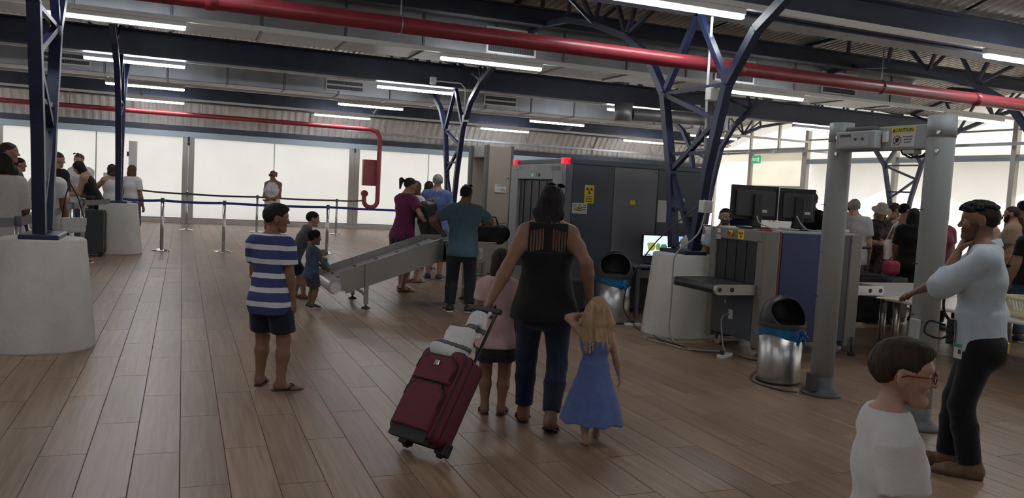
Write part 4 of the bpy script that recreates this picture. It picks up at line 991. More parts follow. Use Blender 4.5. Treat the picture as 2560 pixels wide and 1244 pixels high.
# ------------------------------------------------------------------ people
def skin(n, c): return mat('skin '+n, c, .55, 0, .06, 90, .06, 30, spec=.4)
SK = dict(light=skin('light', (.40, .24, .17)), mid=skin('mid', (.30, .165, .105)), tan=skin('tan', (.22, .115, .07)), dark=skin('deep', (.13, .065, .04)))
M_eye = mat('eye white', (.7, .68, .65), .2); M_iris = mat('iris', (.03, .018, .012), .15); M_lip = {}
def hairmat(n, c): return mat('hair '+n, c, .62, 0, .35, 120, .35, 30, spec=.22, stretch=(1, 1, .15))
HR = dict(black=hairmat('black', (.012, .010, .010)), brown=hairmat('brown', (.035, .022, .016)), mid=hairmat('mid brown', (.10, .055, .03)), grey=hairmat('grey', (.32, .30, .28)), blonde=hairmat('blonde', (.36, .25, .14)), light=hairmat('light brown', (.17, .10, .06)), red=hairmat('red', (.25, .05, .03)), shave=hairmat('cropped', (.022, .015, .012)))
def fabric(n, c, var=.12): return mat('cloth '+n, c, .85, 0, .25, 220, var, 18, spec=.2, sheen=.15)

class Body: pass
def head_prims(Bd):
    s, c, R = Bd.hs, Bd.hc, Bd.hR
    T = lambda x, y, z: c+R @ (A3(x, y, z)*s)
    ball = lambda x, y, z, r, k=.05, sub=False: pball(T(x, y, z), A3(*r)*s if not np.isscalar(r) else r*s, R, k*s, sub)
    X = R[:, 0]
    f = Bd.fem
    P = [ball(0, -.05, .13, (.335, .42, .37)),
         pell(T(0, .08, .05), T(0, .20, -.33), (.275*s, .27*s), ((.15 if f else .175)*s, .15*s), X, .14*s),
         ball(0, .28, -.39, (.095, .085, .075), .10),
         pcap(T(0, -.08, -.1), T(0, -.13, -.5), .21*s*Bd.neck, .215*s*Bd.neck, .08*s),
         pcap(T(-.15, .31, .125), T(.15, .31, .125), .055*s, None, .07*s),
         ball(-.135, .40, .035, (.075, .075, .055), .05, True), ball(.135, .40, .035, (.075, .075, .055), .05, True),
         ball(-.15, .26, -.08, (.11, .09, .09), .08), ball(.15, .26, -.08, (.11, .09, .09), .08),
         pcap(T(0, .35, .06), T(0, .435, -.10), .032*s, .050*s, .045*s), ball(-.05, .385, -.11, .035, .03), ball(.05, .385, -.11, .035, .03),
         pcap(T(-.075, .345, -.205), T(.075, .345, -.205), .03*s, None, .03*s), pcap(T(-.06, .345, -.25), T(.06, .345, -.25), .032*s, None, .025*s)]
    for sx in (-1, 1):
        E = R @ rotm(sx*-18, 0, 0)
        P.append(dict(t='s', c=T(sx*.335, -.04, -.01), r=A3(.035, .085, .14)*s, R=E, k=.025*s, sub=False))
        P.append(dict(t='s', c=T(sx*.372, -.02, .01), r=A3(.022, .045, .085)*s, R=E, k=.02*s, sub=True))
    return P
def hand_prims(w, d, n, s, side, curl=.5, L=.105):
    """w wrist, d finger direction, n palm normal (the way the palm faces); s height scale"""
    d = unit(d); n = unit(n-d*(n @ d)); u = np.cross(d, n)*side     # u points to the thumb side
    q = L*s/.105; P = [pell(w-d*.01*q, w+d*.075*q, (.026*q, .019*q), (.038*q, .015*q), u, .015*q)]
    for i, (off, ln) in enumerate(((.030, .068), (.0105, .078), (-.0095, .072), (-.029, .055))):
        b = w+d*.078*q+u*off*q; a0 = curl*.55; p = b; dd = d
        for j, (fr, r) in enumerate(((.45, .0092), (.32, .0085), (.23, .0076))):
            ang = a0*(1 if j == 0 else 1.35)+(.06*i)*curl; dd = unit(dd*math.cos(ang)+n*math.sin(ang)); n2 = unit(n-dd*(n @ dd)); e = p+dd*ln*fr*q
            P.append(pcap(p, e, r*q, r*.94*q, .006*q)); p = e; n = n2 if False else n
    tb = w+d*.022*q+u*.024*q+n*.006*q; e1 = tb+unit(u*.75+d*.75+n*.35*(.4+curl))*.042*q; e2 = e1+unit(u*.25*(1-curl)+d*.9+n*.55*curl)*.034*q
    P += [pcap(tb, e1, .0135*q, .0105*q, .014*q), pcap(e1, e2, .0102*q, .0085*q, .006*q)]
    return P
def person(label, loc, face, H=1.7, fem=False, hh=.132, skn='mid', res=.013, lean=0, side=0, twist=0, head=(0, 0, 0), pel=(0, 0, 0), armL=None, armR=None, legL=None, legR=None, curl=(.5, .5), palmL=None, palmR=None, elL=None, elR=None, hips=0,
           hair=('short', 'brown'), wear=(), shoes=None, build=1., belly=0., beard=None, legf=None, glasses=None, eyes=True, fine=True, group=None, kneeL=None, kneeR=None, hairdir=None, shw=None, detail=True):
    Bd = Body(); Bd.fem = fem; Bd.neck = (.86 if fem else 1.)*(.8 if hh > .145 else 1)
    legf = legf if legf is not None else (.50 if hh < .14 else .478 if hh < .155 else .44)
    hs = hh*H; hipz = legf*H; hw = (.054 if not fem else .056)*H
    sw = (shw if shw else (.098 if not fem else .090)-(.0 if hh < .14 else .006))*H
    b_ = build*(1.0 if hh < .15 else 1.04)
    pv = A3(*pel)+A3(0, 0, hipz); T = rotm(twist, lean, side); Tp = rotm(hips, lean*.3, 0)
    X, Y, Z = T[:, 0], T[:, 1], T[:, 2]; tl = H*(1-hh)-hipz-.035*H   # pelvis to shoulder line
    tx = lambda x, y, z: pv+T @ A3(x, y, z)
    pelvis, waist, chest, shl = tx(0, 0, .02*H), tx(0, .004*H, .30*tl), tx(0, .006*H, .68*tl), tx(0, -.006*H, .925*tl)
    sL, sR = tx(-sw, -.004*H, .885*tl), tx(sw, -.004*H, .885*tl)
    hR = rotm(*head) if len(head) == 3 else rotm(head[0], head[1], 0)
    nb = tx(0, -.008*H, tl); hc = nb+T @ A3(0, .012*H, .032*H)+hR @ A3(0, .10*hs, .42*hs)
    Bd.hs, Bd.hc, Bd.hR = hs, hc, hR
    ua, fa = .172*H*(1 if hh < .15 else .93), .148*H*(1 if hh < .15 else .93)
    th, sh = (hipz-.045*H)*.52, (hipz-.045*H)*.50
    arms = {}
    for nm, s, tgt, pole, sj in (('L', -1, armL, elL, sL), ('R', 1, armR, elR, sR)):
        t = A3(*tgt) if tgt is not None else sj+A3(s*.045*H, .035*H, -(ua+fa)*.975)
        e, w = ik(sj, t, ua, fa, pole if pole is not None else (s*.35, -1, -.25)); arms[nm] = (sj, e, w)
    legs = {}
    for nm, s, tgt, pole in (('L', -1, legL, kneeL), ('R', 1, legR, kneeR)):
        hj = pv+Tp @ A3(s*hw, 0, 0); t = A3(*tgt[:3]) if tgt is not None else A3(s*.055*H, 0, .045*H)
        kp = pole if pole is not None else (s*.08, 1, 0); k_, a_ = ik(hj, t, th, sh, kp)
        ty = math.radians(tgt[3] if tgt is not None and len(tgt) > 3 else s*10); tp = math.radians(tgt[4] if tgt is not None and len(tgt) > 4 else 0)
        legs[nm] = (hj, k_, a_, unit(A3(math.sin(ty)*math.cos(tp), math.cos(ty)*math.cos(tp), -math.sin(tp))))
    h = H*b_; h0 = h; h = h*(.87 if hh > .145 else 1.)
    torso = [pell(pelvis-Z*.035*H, waist, ((.088 if not fem else .094)*h, .062*h), ((.080 if not fem else .070)*h, .056*h), X, .05*H),
             pell(waist, chest, ((.080 if not fem else .070)*h, .056*h), ((.094 if not fem else .083)*h, .064*h), X, .05*H),
             pell(chest, shl, ((.096 if not fem else .084)*h, .062*h), (sw*.66, .038*h), X, .05*H)]
    for s, sj in ((-1, sL), (1, sR)): torso.append(pcap(shl+X*s*sw*.25+Z*.012*H, sj, .034*h, .032*h, .04*H))
    for s, nm in ((-1, 'L'), (1, 'R')): torso.append(pball(pelvis+Tp @ A3(s*.042*H, -.030*H, -.045*H), (.050*h, .048*h, .052*h), None, .05*H))
    if fem and hh < .145:
        for s in (-1, 1): torso.append(pball(chest+T @ A3(s*.042*H, .048*H, -.02*H), .036*h, None, .03*H))
    if belly: torso.append(pball(waist+Y*.035*H, (.08*h, .055*h*(1+belly), .085*h), None, .06*H))
    h = h0
    neck = [pcap(nb-Z*.03*H, nb+T @ A3(0, .012*H, .05*H), .036*H*Bd.neck*(1.1 if not fem else 1), .033*H*Bd.neck, .03*H)]
    lg = []; foot = []
    for nm in 'LR':
        hj, k_, a_, fd = legs[nm]
        lg += [pcap(hj, k_, .050*h*(1.06 if fem else 1), .034*h, .03*H), pcap(k_, k_+(a_-k_)*.35, .033*h, .034*h, .02*H), pcap(k_+(a_-k_)*.35, a_, .034*h, .021*h, .02*H)]
        fl_ = .112*H; dn = unit(np.cross(np.cross(fd, A3(0, 0, 1)), fd))
        side_ = np.cross(fd, dn)
        foot += [pcap(a_, a_-dn*.020*H-fd*.018*H, .021*h, .022*H, .02*H), pell(a_-dn*.022*H, a_-dn*.033*H+fd*fl_*.62, (.020*H, .021*H), (.027*H, .0125*H), side_, .02*H), pell(a_-dn*.033*H+fd*fl_*.60, a_-dn*.035*H+fd*fl_*.92, (.027*H, .012*H), (.022*H, .0085*H), side_, .012*H)]
    ar = []
    for nm in 'LR':
        sj, e, w = arms[nm]
        ar += [pcap(sj, sj+(e-sj)*.45, .031*h, .028*h, .02*H), pcap(sj+(e-sj)*.45, e, .028*h, .023*h, .02*H), pcap(e, e+(w-e)*.3, .0235*h, .0245*h, .015*H), pcap(e+(w-e)*.3, w, .0245*h, .0155*h, .015*H)]
    Bd.kid = .87 if hh > .145 else 1.
    Bd.J = dict(pelvis=pelvis, waist=waist, chest=chest, shl=shl, sL=sL, sR=sR, nb=nb, legs=legs, arms=arms, X=X, Y=Y, Z=Z, T=T, H=H, h=h, sw=sw, hipz=hipz, pv=pv, tl=tl, Tp=Tp)
    parts = []
    v, f = sdf_verts(torso+neck+lg+ar+foot, res); parts.append((v, f, 0))
    rf = res*.42 if fine else res*.62
    v, f = sdf_verts(head_prims(Bd), rf if detail else res*.8); parts.append((v, f, 0))
    for nm, s, cu, pn in (('L', -1, curl[0], palmL), ('R', 1, curl[1], palmR)):
        sj, e, w = arms[nm]; d = unit(w-e); n = A3(*pn) if pn is not None else A3(-s*1., .25, 0)
        v, f = sdf_verts(hand_prims(w, d, n, H/1.72 if hh < .14 else H/1.72*1.05, s, cu), max(rf*.8, .0036) if detail else .009); parts.append((v, f, 0))
    body = link('person', vq_mesh('person', parts, [SK[skn]]), None, None, (loc[0], loc[1], loc[2] if len(loc) > 2 else 0), (0, 0, -math.radians(face)))
    tag(body, label, 'person', group); Bd.o = body; Bd.res = res
    Bd.torso, Bd.lg, Bd.ar, Bd.foot, Bd.neckp = torso, lg, ar, foot, neck
    for i, wdef in enumerate(wear): garment(Bd, seed=hash(label) % 1000+i if False else len(label)*7+i, **wdef)
    if hair: do_hair(Bd, *hair)
    if beard: do_beard(Bd, beard)
    if eyes and detail: do_eyes(Bd, hair[1] if hair and hair[1] not in ('blonde', 'grey') else 'brown')
    if shoes: do_shoes(Bd, **shoes)
    if glasses: do_glasses(Bd, **glasses)
    return Bd
def child(Bd, name, v, f, m):
    me = vq_mesh(name, [(v, f, 0)], [m]); return link(name, me, None, Bd.o)
def lerp(a, b, t): return a+(b-a)*t
def garment(Bd, kind, m, sleeve=.5, hem=0., leg=.5, loose=.012, fold=.004, seed=0, open_=0, name=None, neckcut=.0, flare=0., cutfn=None):
    """tops: sleeve = covered fraction of the arm, hem = length below the hip line; bottoms: leg = covered fraction of the leg"""
    J = Bd.J; H, h, T, X, Z = J['H'], J['h'], J['T'], J['X'], J['Z']; L = loose; res = Bd.res*.92
    ex = lambda p: {**p, 'w': tuple((a+L, b+L) for a, b in p['w'])} if p['t'] == 'c' else {**p, 'r': p['r']+L}
    P = []; cut = None
    if kind in ('top', 'tank', 'dress'):
        P = [ex(p) for p in Bd.torso[:3]]
        if kind != 'tank': P += [ex(p) for p in Bd.torso[3:5]]
        else: P += [{**p, 'w': tuple((a*.8, b*.8) for a, b in p['w'])} for p in [pcap(J['shl']+X*s*J['sw']*.35-Z*.015*H, J['shl']+X*s*J['sw']*.55-Z*.12*H, .036*h, .04*h, .03*H) for s in (-1, 1)]]
        P += [ex(p) for p in Bd.torso[7:]]
        hm = hem*H
        if hem > .02 and kind != 'dress': P += [{**p, 'r': p['r']+L+.010} for p in Bd.torso[5:7]]
        xt = .008*h if hem > .02 else 0
        if kind != 'dress': h = h*Bd.kid; P.append(pell(J['waist'], J['pelvis']-A3(0, 0, .03*H+hm), ((.082 if not Bd.fem else .075)*h+L, .062*h+L), (((.094 if not Bd.fem else .100)+flare)*h+L+xt, (.074+flare*.8)*h+L+xt), X, .03*H, True))
        h = J['h']
        if sleeve > 0 and kind != 'tank':
            for nm in 'LR':
                sj, e, w = J['arms'][nm]; s1 = min(1, sleeve/.52)
                P.append(pcap(sj, lerp(sj, e, s1), .034*h+L, .030*h+L*1.3, .009*H, sleeve <= .52))
                if sleeve > .52: P.append(pcap(e, lerp(e, w, (sleeve-.52)/.48), .028*h+L, .021*h+L, .02*H, True))
        pz = J['pelvis']-A3(0, 0, .03*H+hm); nb, Zt = J['nb'], Z
        nc = nb+Z*(.012*H-neckcut*H)
        def neckhole(Q):
            q = (Q-nb) @ T; rad = np.hypot(q[..., 0], q[..., 1]-.004*H)
            return np.maximum(np.where(q[..., 2] > -(.030+neckcut)*H, (.044*Bd.neck+.004)*H*1.05-rad, -1), np.where(rad < .12*H, q[..., 2]-.014*H, -1))
        cut = lambda Q: np.maximum(pz[2]-Q[..., 2], neckhole(Q))
        if kind == 'tank':
            ax_ = [(J['sL'], J['sR'])]
            c0 = cut; cut = lambda Q: np.maximum(c0(Q), np.where((Q-J['shl']) @ Z > -.075*H, np.abs((Q-J['shl']) @ X)-J['sw']*.98, -1))
    elif kind in ('trousers', 'shorts', 'skirt'):
        P = [ex(p) for p in Bd.torso[:1]]+[ex(p) for p in Bd.torso[5:7]]
        if kind == 'skirt':
            kz = J['pelvis']-A3(0, 0, leg*J['hipz']); P.append(pell(J['pelvis'], kz, (.092*h+L, .07*h+L), ((.10+flare)*h+L, (.085+flare)*h+L), X, .03*H, True))
        else:
            for nm in 'LR':
                hj, k_, a_, fd = J['legs'][nm]; g = (.010*H if kind == 'shorts' else 0)
                if leg <= .5: P.append(pcap(hj, lerp(hj, k_, leg*2), .053*h+L, .044*h+L+g, .02*H, True))
                else:
                    P.append(pcap(hj, k_, .053*h+L, .036*h+L, .02*H)); q = (leg-.5)*2; kc = k_+(a_-k_)*.35
                    P += [pcap(k_, kc, .036*h+L, .036*h+L, .015*H), pcap(kc, lerp(k_, a_, q), .036*h+L, .029*h+L*1.2, .015*H, True)]
        wz = J['waist']-Z*(.10*J['tl']); cut = lambda Q: (Q-wz) @ Z
    if kind == 'dress':
        kz = J['pelvis']-A3(0, 0, leg*J['hipz']); P.append(pell(J['waist'], kz, (.075*h+L, .06*h+L), ((.10+flare)*h, (.085+flare)*h), X, .04*H, True)); hz = kz[2]
        cut0 = cut; pz2 = kz; nb, Zt = J['nb'], Z
        cut = lambda Q: np.maximum(pz2[2]-Q[..., 2]+.012*np.sin(np.arctan2(Q[..., 1], Q[..., 0])*5), np.where(np.linalg.norm(Q-nb, axis=-1) < .13*H, (Q-(nb+Z*(.012-neckcut)*H)) @ Zt, -1))
        if sleeve == 0:
            c1 = cut; top = J['chest']+Z*(.10*J['tl']); cut = lambda Q: np.maximum(c1(Q), (Q-top) @ Zt)
    if cutfn is not None:
        c9 = cut; cut = lambda Q: np.maximum(c9(Q), cutfn((Q-J['shl']) @ T))
    fd_ = folds(fold, seed)
    if kind == 'dress' or (kind == 'skirt' and flare):
        f0 = fd_; wz_ = J['waist'][2]; cc = J['pelvis']
        fd_ = lambda Q: f0(Q)+.0075*H*np.clip((wz_-Q[..., 2])*2.2, 0, 1)*np.sin(np.arctan2(Q[..., 1]-cc[1], Q[..., 0]-cc[0])*9+seed)
    v, f = sdf_verts(P, res, 0, fd_, cut)
    nm = name or dict(top='shirt', tank='tank_top', dress='dress', trousers='trousers', shorts='shorts', skirt='skirt')[kind]
    return child(Bd, nm, v, f, m)
def do_hair(Bd, style, col, ln=.0, vol=1.0, *rest):
    s, c, R = Bd.hs, Bd.hc, Bd.hR; m = HR[col]; J = Bd.J
    T = lambda x, y, z: c+R @ (A3(x, y, z)*s); res = Bd.res*.5
    X = R[:, 0]; cr = pball(T(0, -.055, .135), A3(.362, .448, .395)*s*(1+.06*(vol-1)), R, .05*s)
    loc = lambda Q: ((Q-c) @ R)/s
    P = [cr]; fr = 60
    strand = lambda amp, fq: (lambda Q: amp*s*np.sin(np.arctan2(loc(Q)[..., 0], -loc(Q)[..., 1])*fq+3*np.sin(loc(Q)[..., 2]*5))*.5+amp*s*.5*np.sin(loc(Q) @ A3(31, 27, 9)))
    def line(Q):
        q = loc(Q); return (.02+np.where(q[..., 1] > 0, .60, .82)*q[..., 1]-.15*np.clip((np.abs(q[..., 0])-.17)*14, 0, 1)*np.clip((.22-q[..., 1])*14, 0, 1)*np.clip((q[..., 1]+.02)*14, 0, 1)-q[..., 2])*s       # keep above this sloping hairline
    ear = lambda Q: -(np.sqrt(((loc(Q)-A3(0, -.03, -.06))/A3(.6, .105, .14))**2 @ np.ones(3))-1)*.11*s
    def taper(fn, base, w=.11):
        return lambda Q: base(Q)+.05*s*np.clip((fn(Q)+w*s)/(w*s), 0, 1)**2
    lim = lambda Q: np.maximum(line(Q), ear(Q))
    if style in ('short', 'crop'):
        P = [pball(T(0, -.055, .135), A3(.352 if style == 'crop' else .362, .437 if style == 'crop' else .45, .385 if style == 'crop' else .405)*s, R, .05*s)]
        if style == 'short' and vol > 1: P.append(pball(T(0, .06, .36), A3(.26, .32, .17)*s*vol, R, .08*s))
        v, f = sdf_verts(P, res, 0, taper(lim, strand(.008, 40)), lim)
    elif style == 'curly':
        r = np.random.RandomState(3)
        for i in range(int(90*vol)):
            a = r.uniform(0, 2*PI); z = r.uniform(.05, 1) if not rest else r.uniform(-.3, 1); q = math.sqrt(max(0, 1-z*z)); d = A3(q*math.cos(a)*.345, q*math.sin(a)*.43, z*.39)
            if d[2] < .02+.6*d[1]: continue
            P.append(pball(T(*(d*1.04+A3(0, -.05, .135))), r.uniform(.055, .085)*s, None, .02*s))
        v, f = sdf_verts(P, res, 0, None, lambda Q: np.maximum(line(Q), ear(Q)))
    elif style == 'fade':      # cropped sides, curly top
        v, f = sdf_verts([pball(T(0, -.05, .13), A3(.341, .427, .377)*s, R, .03*s)], res, 0, None, lambda Q: np.maximum(np.minimum(line(Q), np.maximum((.05+.15*loc(Q)[..., 1]-loc(Q)[..., 2])*s, (loc(Q)[..., 1]-.26)*s)), ear(Q))); child(Bd, 'cropped_sides', v, f, HR['shave'])
        r = np.random.RandomState(5); P = [pball(T(0, .0, .24), A3(.315, .43, .27)*s, R, .03*s)]
        for i in range(170):
            x, y = r.uniform(-.31, .31), r.uniform(-.40, .44)
            if (x/.31)**2+((y-.01)/.44)**2 > 1: continue
            z = .24+.27*math.sqrt(max(0, 1-(x/.325)**2-(y/.45)**2)); P.append(pball(T(x, y, z), r.uniform(.038, .058)*s, None, .012*s))
        v, f = sdf_verts(P, res, 0, None, lambda Q: (.15+.28*np.maximum(loc(Q)[..., 1], -.1)-loc(Q)[..., 2])*s)
    elif style in ('long', 'wavy', 'bob', 'half'):
        # falls behind the shoulders
        L = ln*J['H']; up = A3(0, 0, 1); back = -J['Y']; a = T(0, -.16, .05); b = T(0, -.24, -.35)
        e = b+back*.03*J['H']-A3(0, 0, L)
        P += [pell(a, b, (.36*s*(.5+.5*vol), .33*s), (.39*s*vol, .22*s), X, .08*s), pell(b, e, (.39*s*vol, .20*s), (.28*s*vol, .11*s), J['X'], .06*s)]
        for sx in (-1, 1): P.append(pell(T(sx*.27, -.02, .12), T(sx*.30, -.02, -.42-.25*(ln > .05)), (.10*s, .20*s), (.08*s*vol, .16*s), X, .06*s))
        if style == 'wavy':
            r = np.random.RandomState(8)
            for i in range(46):
                t = r.uniform(.1, 1.02); x = r.uniform(-.36, .36)*vol*(1-.2*t); p0 = lerp(b, e, t)+J['X']*x*s+back*(.12 if abs(x) < .25 else .04)*s*r.uniform(.4, 1.2)
                pts = [p0+A3(.02*s*math.sin(q*2.2+i), .02*s*math.cos(q*1.7+i), -q*.06*s) for q in range(5)]
                for u, w in zip(pts[:-1], pts[1:]): P.append(pcap(u, w, .038*s, .034*s, .015*s))
        face_ = lambda Q: -(np.sqrt(((loc(Q)-A3(0, .42, -.12))/A3(.27, .42, .44))**2 @ np.ones(3))-1)*.3*s
        amp = .014 if style != 'wavy' else .02
        v, f = sdf_verts(P, res*1.1, 0, strand(amp, 34), face_)
    elif style in ('pony', 'bun'):
        P = [pball(T(0, -.055, .135), A3(.352, .44, .388)*s, R, .05*s)]; b = T(0, -.46, .22 if style == 'pony' else .1)
        if style == 'bun': P.append(pball(b, .15*s, None, .05*s))
        else:
            e1 = b+R @ A3(0, -.25*s, .02*s); e2 = e1+A3(0, 0, -max(ln*J['H'], .05))-J['Y']*.02; P += [pcap(b, e1, .07*s, .12*s, .05*s), pcap(e1, e2, .13*s*vol, .06*s, .05*s)]
            if ln > .1:
                r = np.random.RandomState(4)
                for i in range(26):
                    t = r.uniform(0, .95); p0 = lerp(e1, e2, t)+r.uniform(-1, 1, 3)*.13*s*vol; P.append(pcap(p0, p0+A3(r.uniform(-.05, .05)*s, r.uniform(-.04, .04)*s, -.18*s), .045*s, .03*s, .02*s))
        v, f = sdf_verts(P, res, 0, taper(lambda Q: np.where(loc(Q)[..., 1] > -.3, line(Q), -1), strand(.008, 36)), lambda Q: np.maximum(np.where(loc(Q)[..., 1] > -.36, line(Q), -1), np.where(loc(Q)[..., 1] > -.2, ear(Q), -1)))
        if style == 'pony':
            mt = MB().tube([Vector(b+R @ A3(.085*s*math.cos(t), -.06*s, .085*s*math.sin(t))) for t in np.linspace(0, 2*PI, 13)[:-1]], .02*s, 6, True); mt.build('hair_tie', M_paint if ln > .1 else M_dark, Bd.o)
    return child(Bd, 'hair', v, f, m)
def do_beard(Bd, m):
    s, c, R = Bd.hs, Bd.hc, Bd.hR; loc = lambda Q: ((Q-c) @ R)/s
    P = head_prims(Bd)[:3]+head_prims(Bd)[12:14]
    v, f = sdf_verts(P, Bd.res*.5, .004*s/.22, None, lambda Q: np.maximum.reduce([(loc(Q)[..., 2]+.10-.30*np.abs(loc(Q)[..., 0]))*s, (.02-loc(Q)[..., 1])*s, -(np.sqrt(((loc(Q)-A3(0, .40, -.225))/A3(.085, .2, .035))**2 @ np.ones(3))-1)*.035*s]))
    child(Bd, 'beard', v, f, m)
def do_eyes(Bd, hc):
    s, c, R = Bd.hs, Bd.hc, Bd.hR
    for sx in (-1, 1):
        p = c+R @ (A3(sx*.135, .298, .035)*s)
        e = MB().sphere(p, .062*s, 8).build('eye', M_eye, Bd.o); q = c+R @ (A3(sx*.135, .337, .035)*s); MB().sphere(q, .034*s, 6).build('iris', M_iris, e)
        pts = [c+R @ (A3(sx*x, y, z)*s) for x, y, z in ((.05, .365, .115), (.12, .365, .14), (.20, .325, .12))]
        MB().tube(pts, [.016*s, .02*s, .010*s], 6).build('eyebrow', HR[hc], Bd.o)
def do_glasses(Bd, m, up=0., lens=None, fwd=.41):
    s, c, R = Bd.hs, Bd.hc, Bd.hR
    if up: Rg = R @ rotm(0, -52, 0)
    else: Rg = R
    T = lambda x, y, z: Vector(c+Rg @ (A3(x, y, z)*s)) 
    if up: T = lambda x, y, z: Vector(c+R @ (A3(x, .18+.30*z*0-.0, .47)*s)+Rg @ (A3(0, (y-fwd)*1.0+.10, z)*s))
    g = MB()
    for sx in (-1, 1): g.tube([T(sx*.15+.115*math.cos(t), fwd, .03+.085*math.sin(t)) for t in np.linspace(0, 2*PI, 17)[:-1]], .011*s, 6, True)
    g.tube([T(-.04, fwd+.01, .05), T(.04, fwd+.01, .05)], .011*s, 6)
    for sx in (-1, 1): g.tube([T(sx*.265, fwd, .05), T(sx*.35, fwd-.1, .05), T(sx*.365, .0, .04), T(sx*.35, -.12, -.02)], .011*s, 6)
    fr = g.build('glasses', m, Bd.o)
    for sx in (-1, 1):
        l = MB(); l.loft([[T(sx*.15+.108*math.cos(t), fwd+d, .03+.078*math.sin(t)) for t in np.linspace(0, 2*PI, 17)[:-1]] for d in (-.004, .004)]); l.build('lens', lens or M_glass, fr)
M_glass = mat('clear lens', (.9, .9, .9), .05, 0, alpha=.12)
def do_shoes(Bd, kind='sneaker', m=None, sole=None):
    J = Bd.J; H = J['H']; m = m or M_dark; sole = sole or M_paint
    for nm in 'LR':
        hj, k_, a_, fd = J['legs'][nm]; fl_ = .112*H; dn = unit(np.cross(np.cross(fd, A3(0, 0, 1)), fd)); sd_ = np.cross(fd, dn); gz = a_-dn*.045*H
        if kind in ('sneaker', 'boot'):
            P = [pcap(a_+dn*(.03*H if kind == 'boot' else -.008*H), a_-dn*.018*H-fd*.016*H, .028*H, .030*H, .02*H), pell(a_-dn*.018*H-fd*.015*H, a_-dn*.026*H+fd*fl_*.6, (.028*H, .028*H), (.033*H, .020*H), sd_, .02*H), pell(a_-dn*.026*H+fd*fl_*.58, a_-dn*.030*H+fd*fl_*.92, (.033*H, .020*H), (.028*H, .015*H), sd_, .015*H)]
            if kind == 'boot': P.append(pcap(a_-dn*.0*H, a_+dn*.045*H, .029*H, .028*H, .02*H, True))
            bt = gz+dn*.004; v, f = sdf_verts(P, Bd.res*.6, 0, None, lambda Q: -((Q-bt) @ dn)); o = child(Bd, 'boot' if kind == 'boot' else 'shoe', v, f, m)
            Q2 = [pell(gz-fd*.028*H+dn*.006*H, gz+fd*fl_*.6+dn*.006*H, (.028*H, .03), (.034*H, .03), sd_, .01), pell(gz+fd*fl_*.58+dn*.006*H, gz+fd*fl_*.96+dn*.006*H, (.034*H, .03), (.027*H, .03), sd_, .01)]
            v, f = sdf_verts(Q2, Bd.res*.6, 0, None, lambda Q: np.abs((Q-gz) @ dn-.0065*H)-.0065*H)
            me = vq_mesh('sole', [(v, f, 0)], [sole]); link('sole', me, None, o)
        else:   # flip-flop
            Q2 = [pell(gz-fd*.026*H, gz+fd*fl_*.55, (.024*H, .03), (.030*H, .03), sd_, .01), pell(gz+fd*fl_*.55, gz+fd*fl_*.97, (.031*H, .03), (.026*H, .03), sd_, .01)]
            v, f = sdf_verts(Q2, Bd.res*.5, 0, None, lambda Q: np.abs((Q-gz) @ dn-.0035)-.0055)
            o = child(Bd, 'sandal', v, f, m)
            tpp = gz+fd*fl_*.80+dn*.014*H; s = MB()
            for sx in (-1, 1): s.tube([Vector(tpp), Vector(gz+fd*fl_*.55+dn*.031*H+sd_*sx*.016*H), Vector(gz+fd*fl_*.28+dn*.010*H+sd_*sx*.031*H)], .0042*H, 6)
            if kind == 'sandal': s.tube([Vector(gz-fd*.02*H+dn*.035*H+sd_*.024*H), Vector(gz-fd*.045*H+dn*.035*H), Vector(gz-fd*.02*H+dn*.035*H-sd_*.024*H)], .004*H, 6)
            s.build('strap', m, o)
# ------------------------------------------------------------------ the people
def tl(loc, face, P):
    """world point -> a person's own frame"""
    a = math.radians(face); dx, dy = P[0]-loc[0], P[1]-loc[1]
    return (dx*math.cos(a)-dy*math.sin(a), dx*math.sin(a)+dy*math.cos(a), P[2])
def stripes():
    m = bpy.data.materials.new('blue and white striped cotton'); m.use_nodes = True; n = m.node_tree; b = n.nodes['Principled BSDF']
    tc = n.nodes.new('ShaderNodeTexCoord'); sp = n.nodes.new('ShaderNodeSeparateXYZ'); n.links.new(tc.outputs['Object'], sp.inputs[0])
    no = n.nodes.new('ShaderNodeTexNoise'); no.inputs['Scale'].default_value = 9; n.links.new(tc.outputs['Object'], no.inputs['Vector'])
    a = n.nodes.new('ShaderNodeMath'); a.operation = 'MULTIPLY_ADD'; a.inputs[1].default_value = .014; n.links.new(no.outputs[0], a.inputs[0]); n.links.new(sp.outputs[2], a.inputs[2])
    s = n.nodes.new('ShaderNodeMath'); s.operation = 'MULTIPLY_ADD'; s.inputs[1].default_value = 1/.103; s.inputs[2].default_value = -(.563+.007)/.103; n.links.new(a.outputs[0], s.inputs[0])
    f = n.nodes.new('ShaderNodeMath'); f.operation = 'FRACT'; n.links.new(s.outputs[0], f.inputs[0])
    r = n.nodes.new('ShaderNodeValToRGB'); r.color_ramp.interpolation = 'CONSTANT'; e = r.color_ramp.elements
    e[0].position = 0; e[0].color = (.040, .055, .17, 1); e[1].position = .60; e[1].color = (.62, .64, .68, 1); q = e.new(.96); q.color = (.040, .055, .17, 1)
    n.links.new(f.outputs[0], r.inputs[0]); n.links.new(r.outputs[0], b.inputs['Base Color']); b.inputs['Roughness'].default_value = .85
    return m
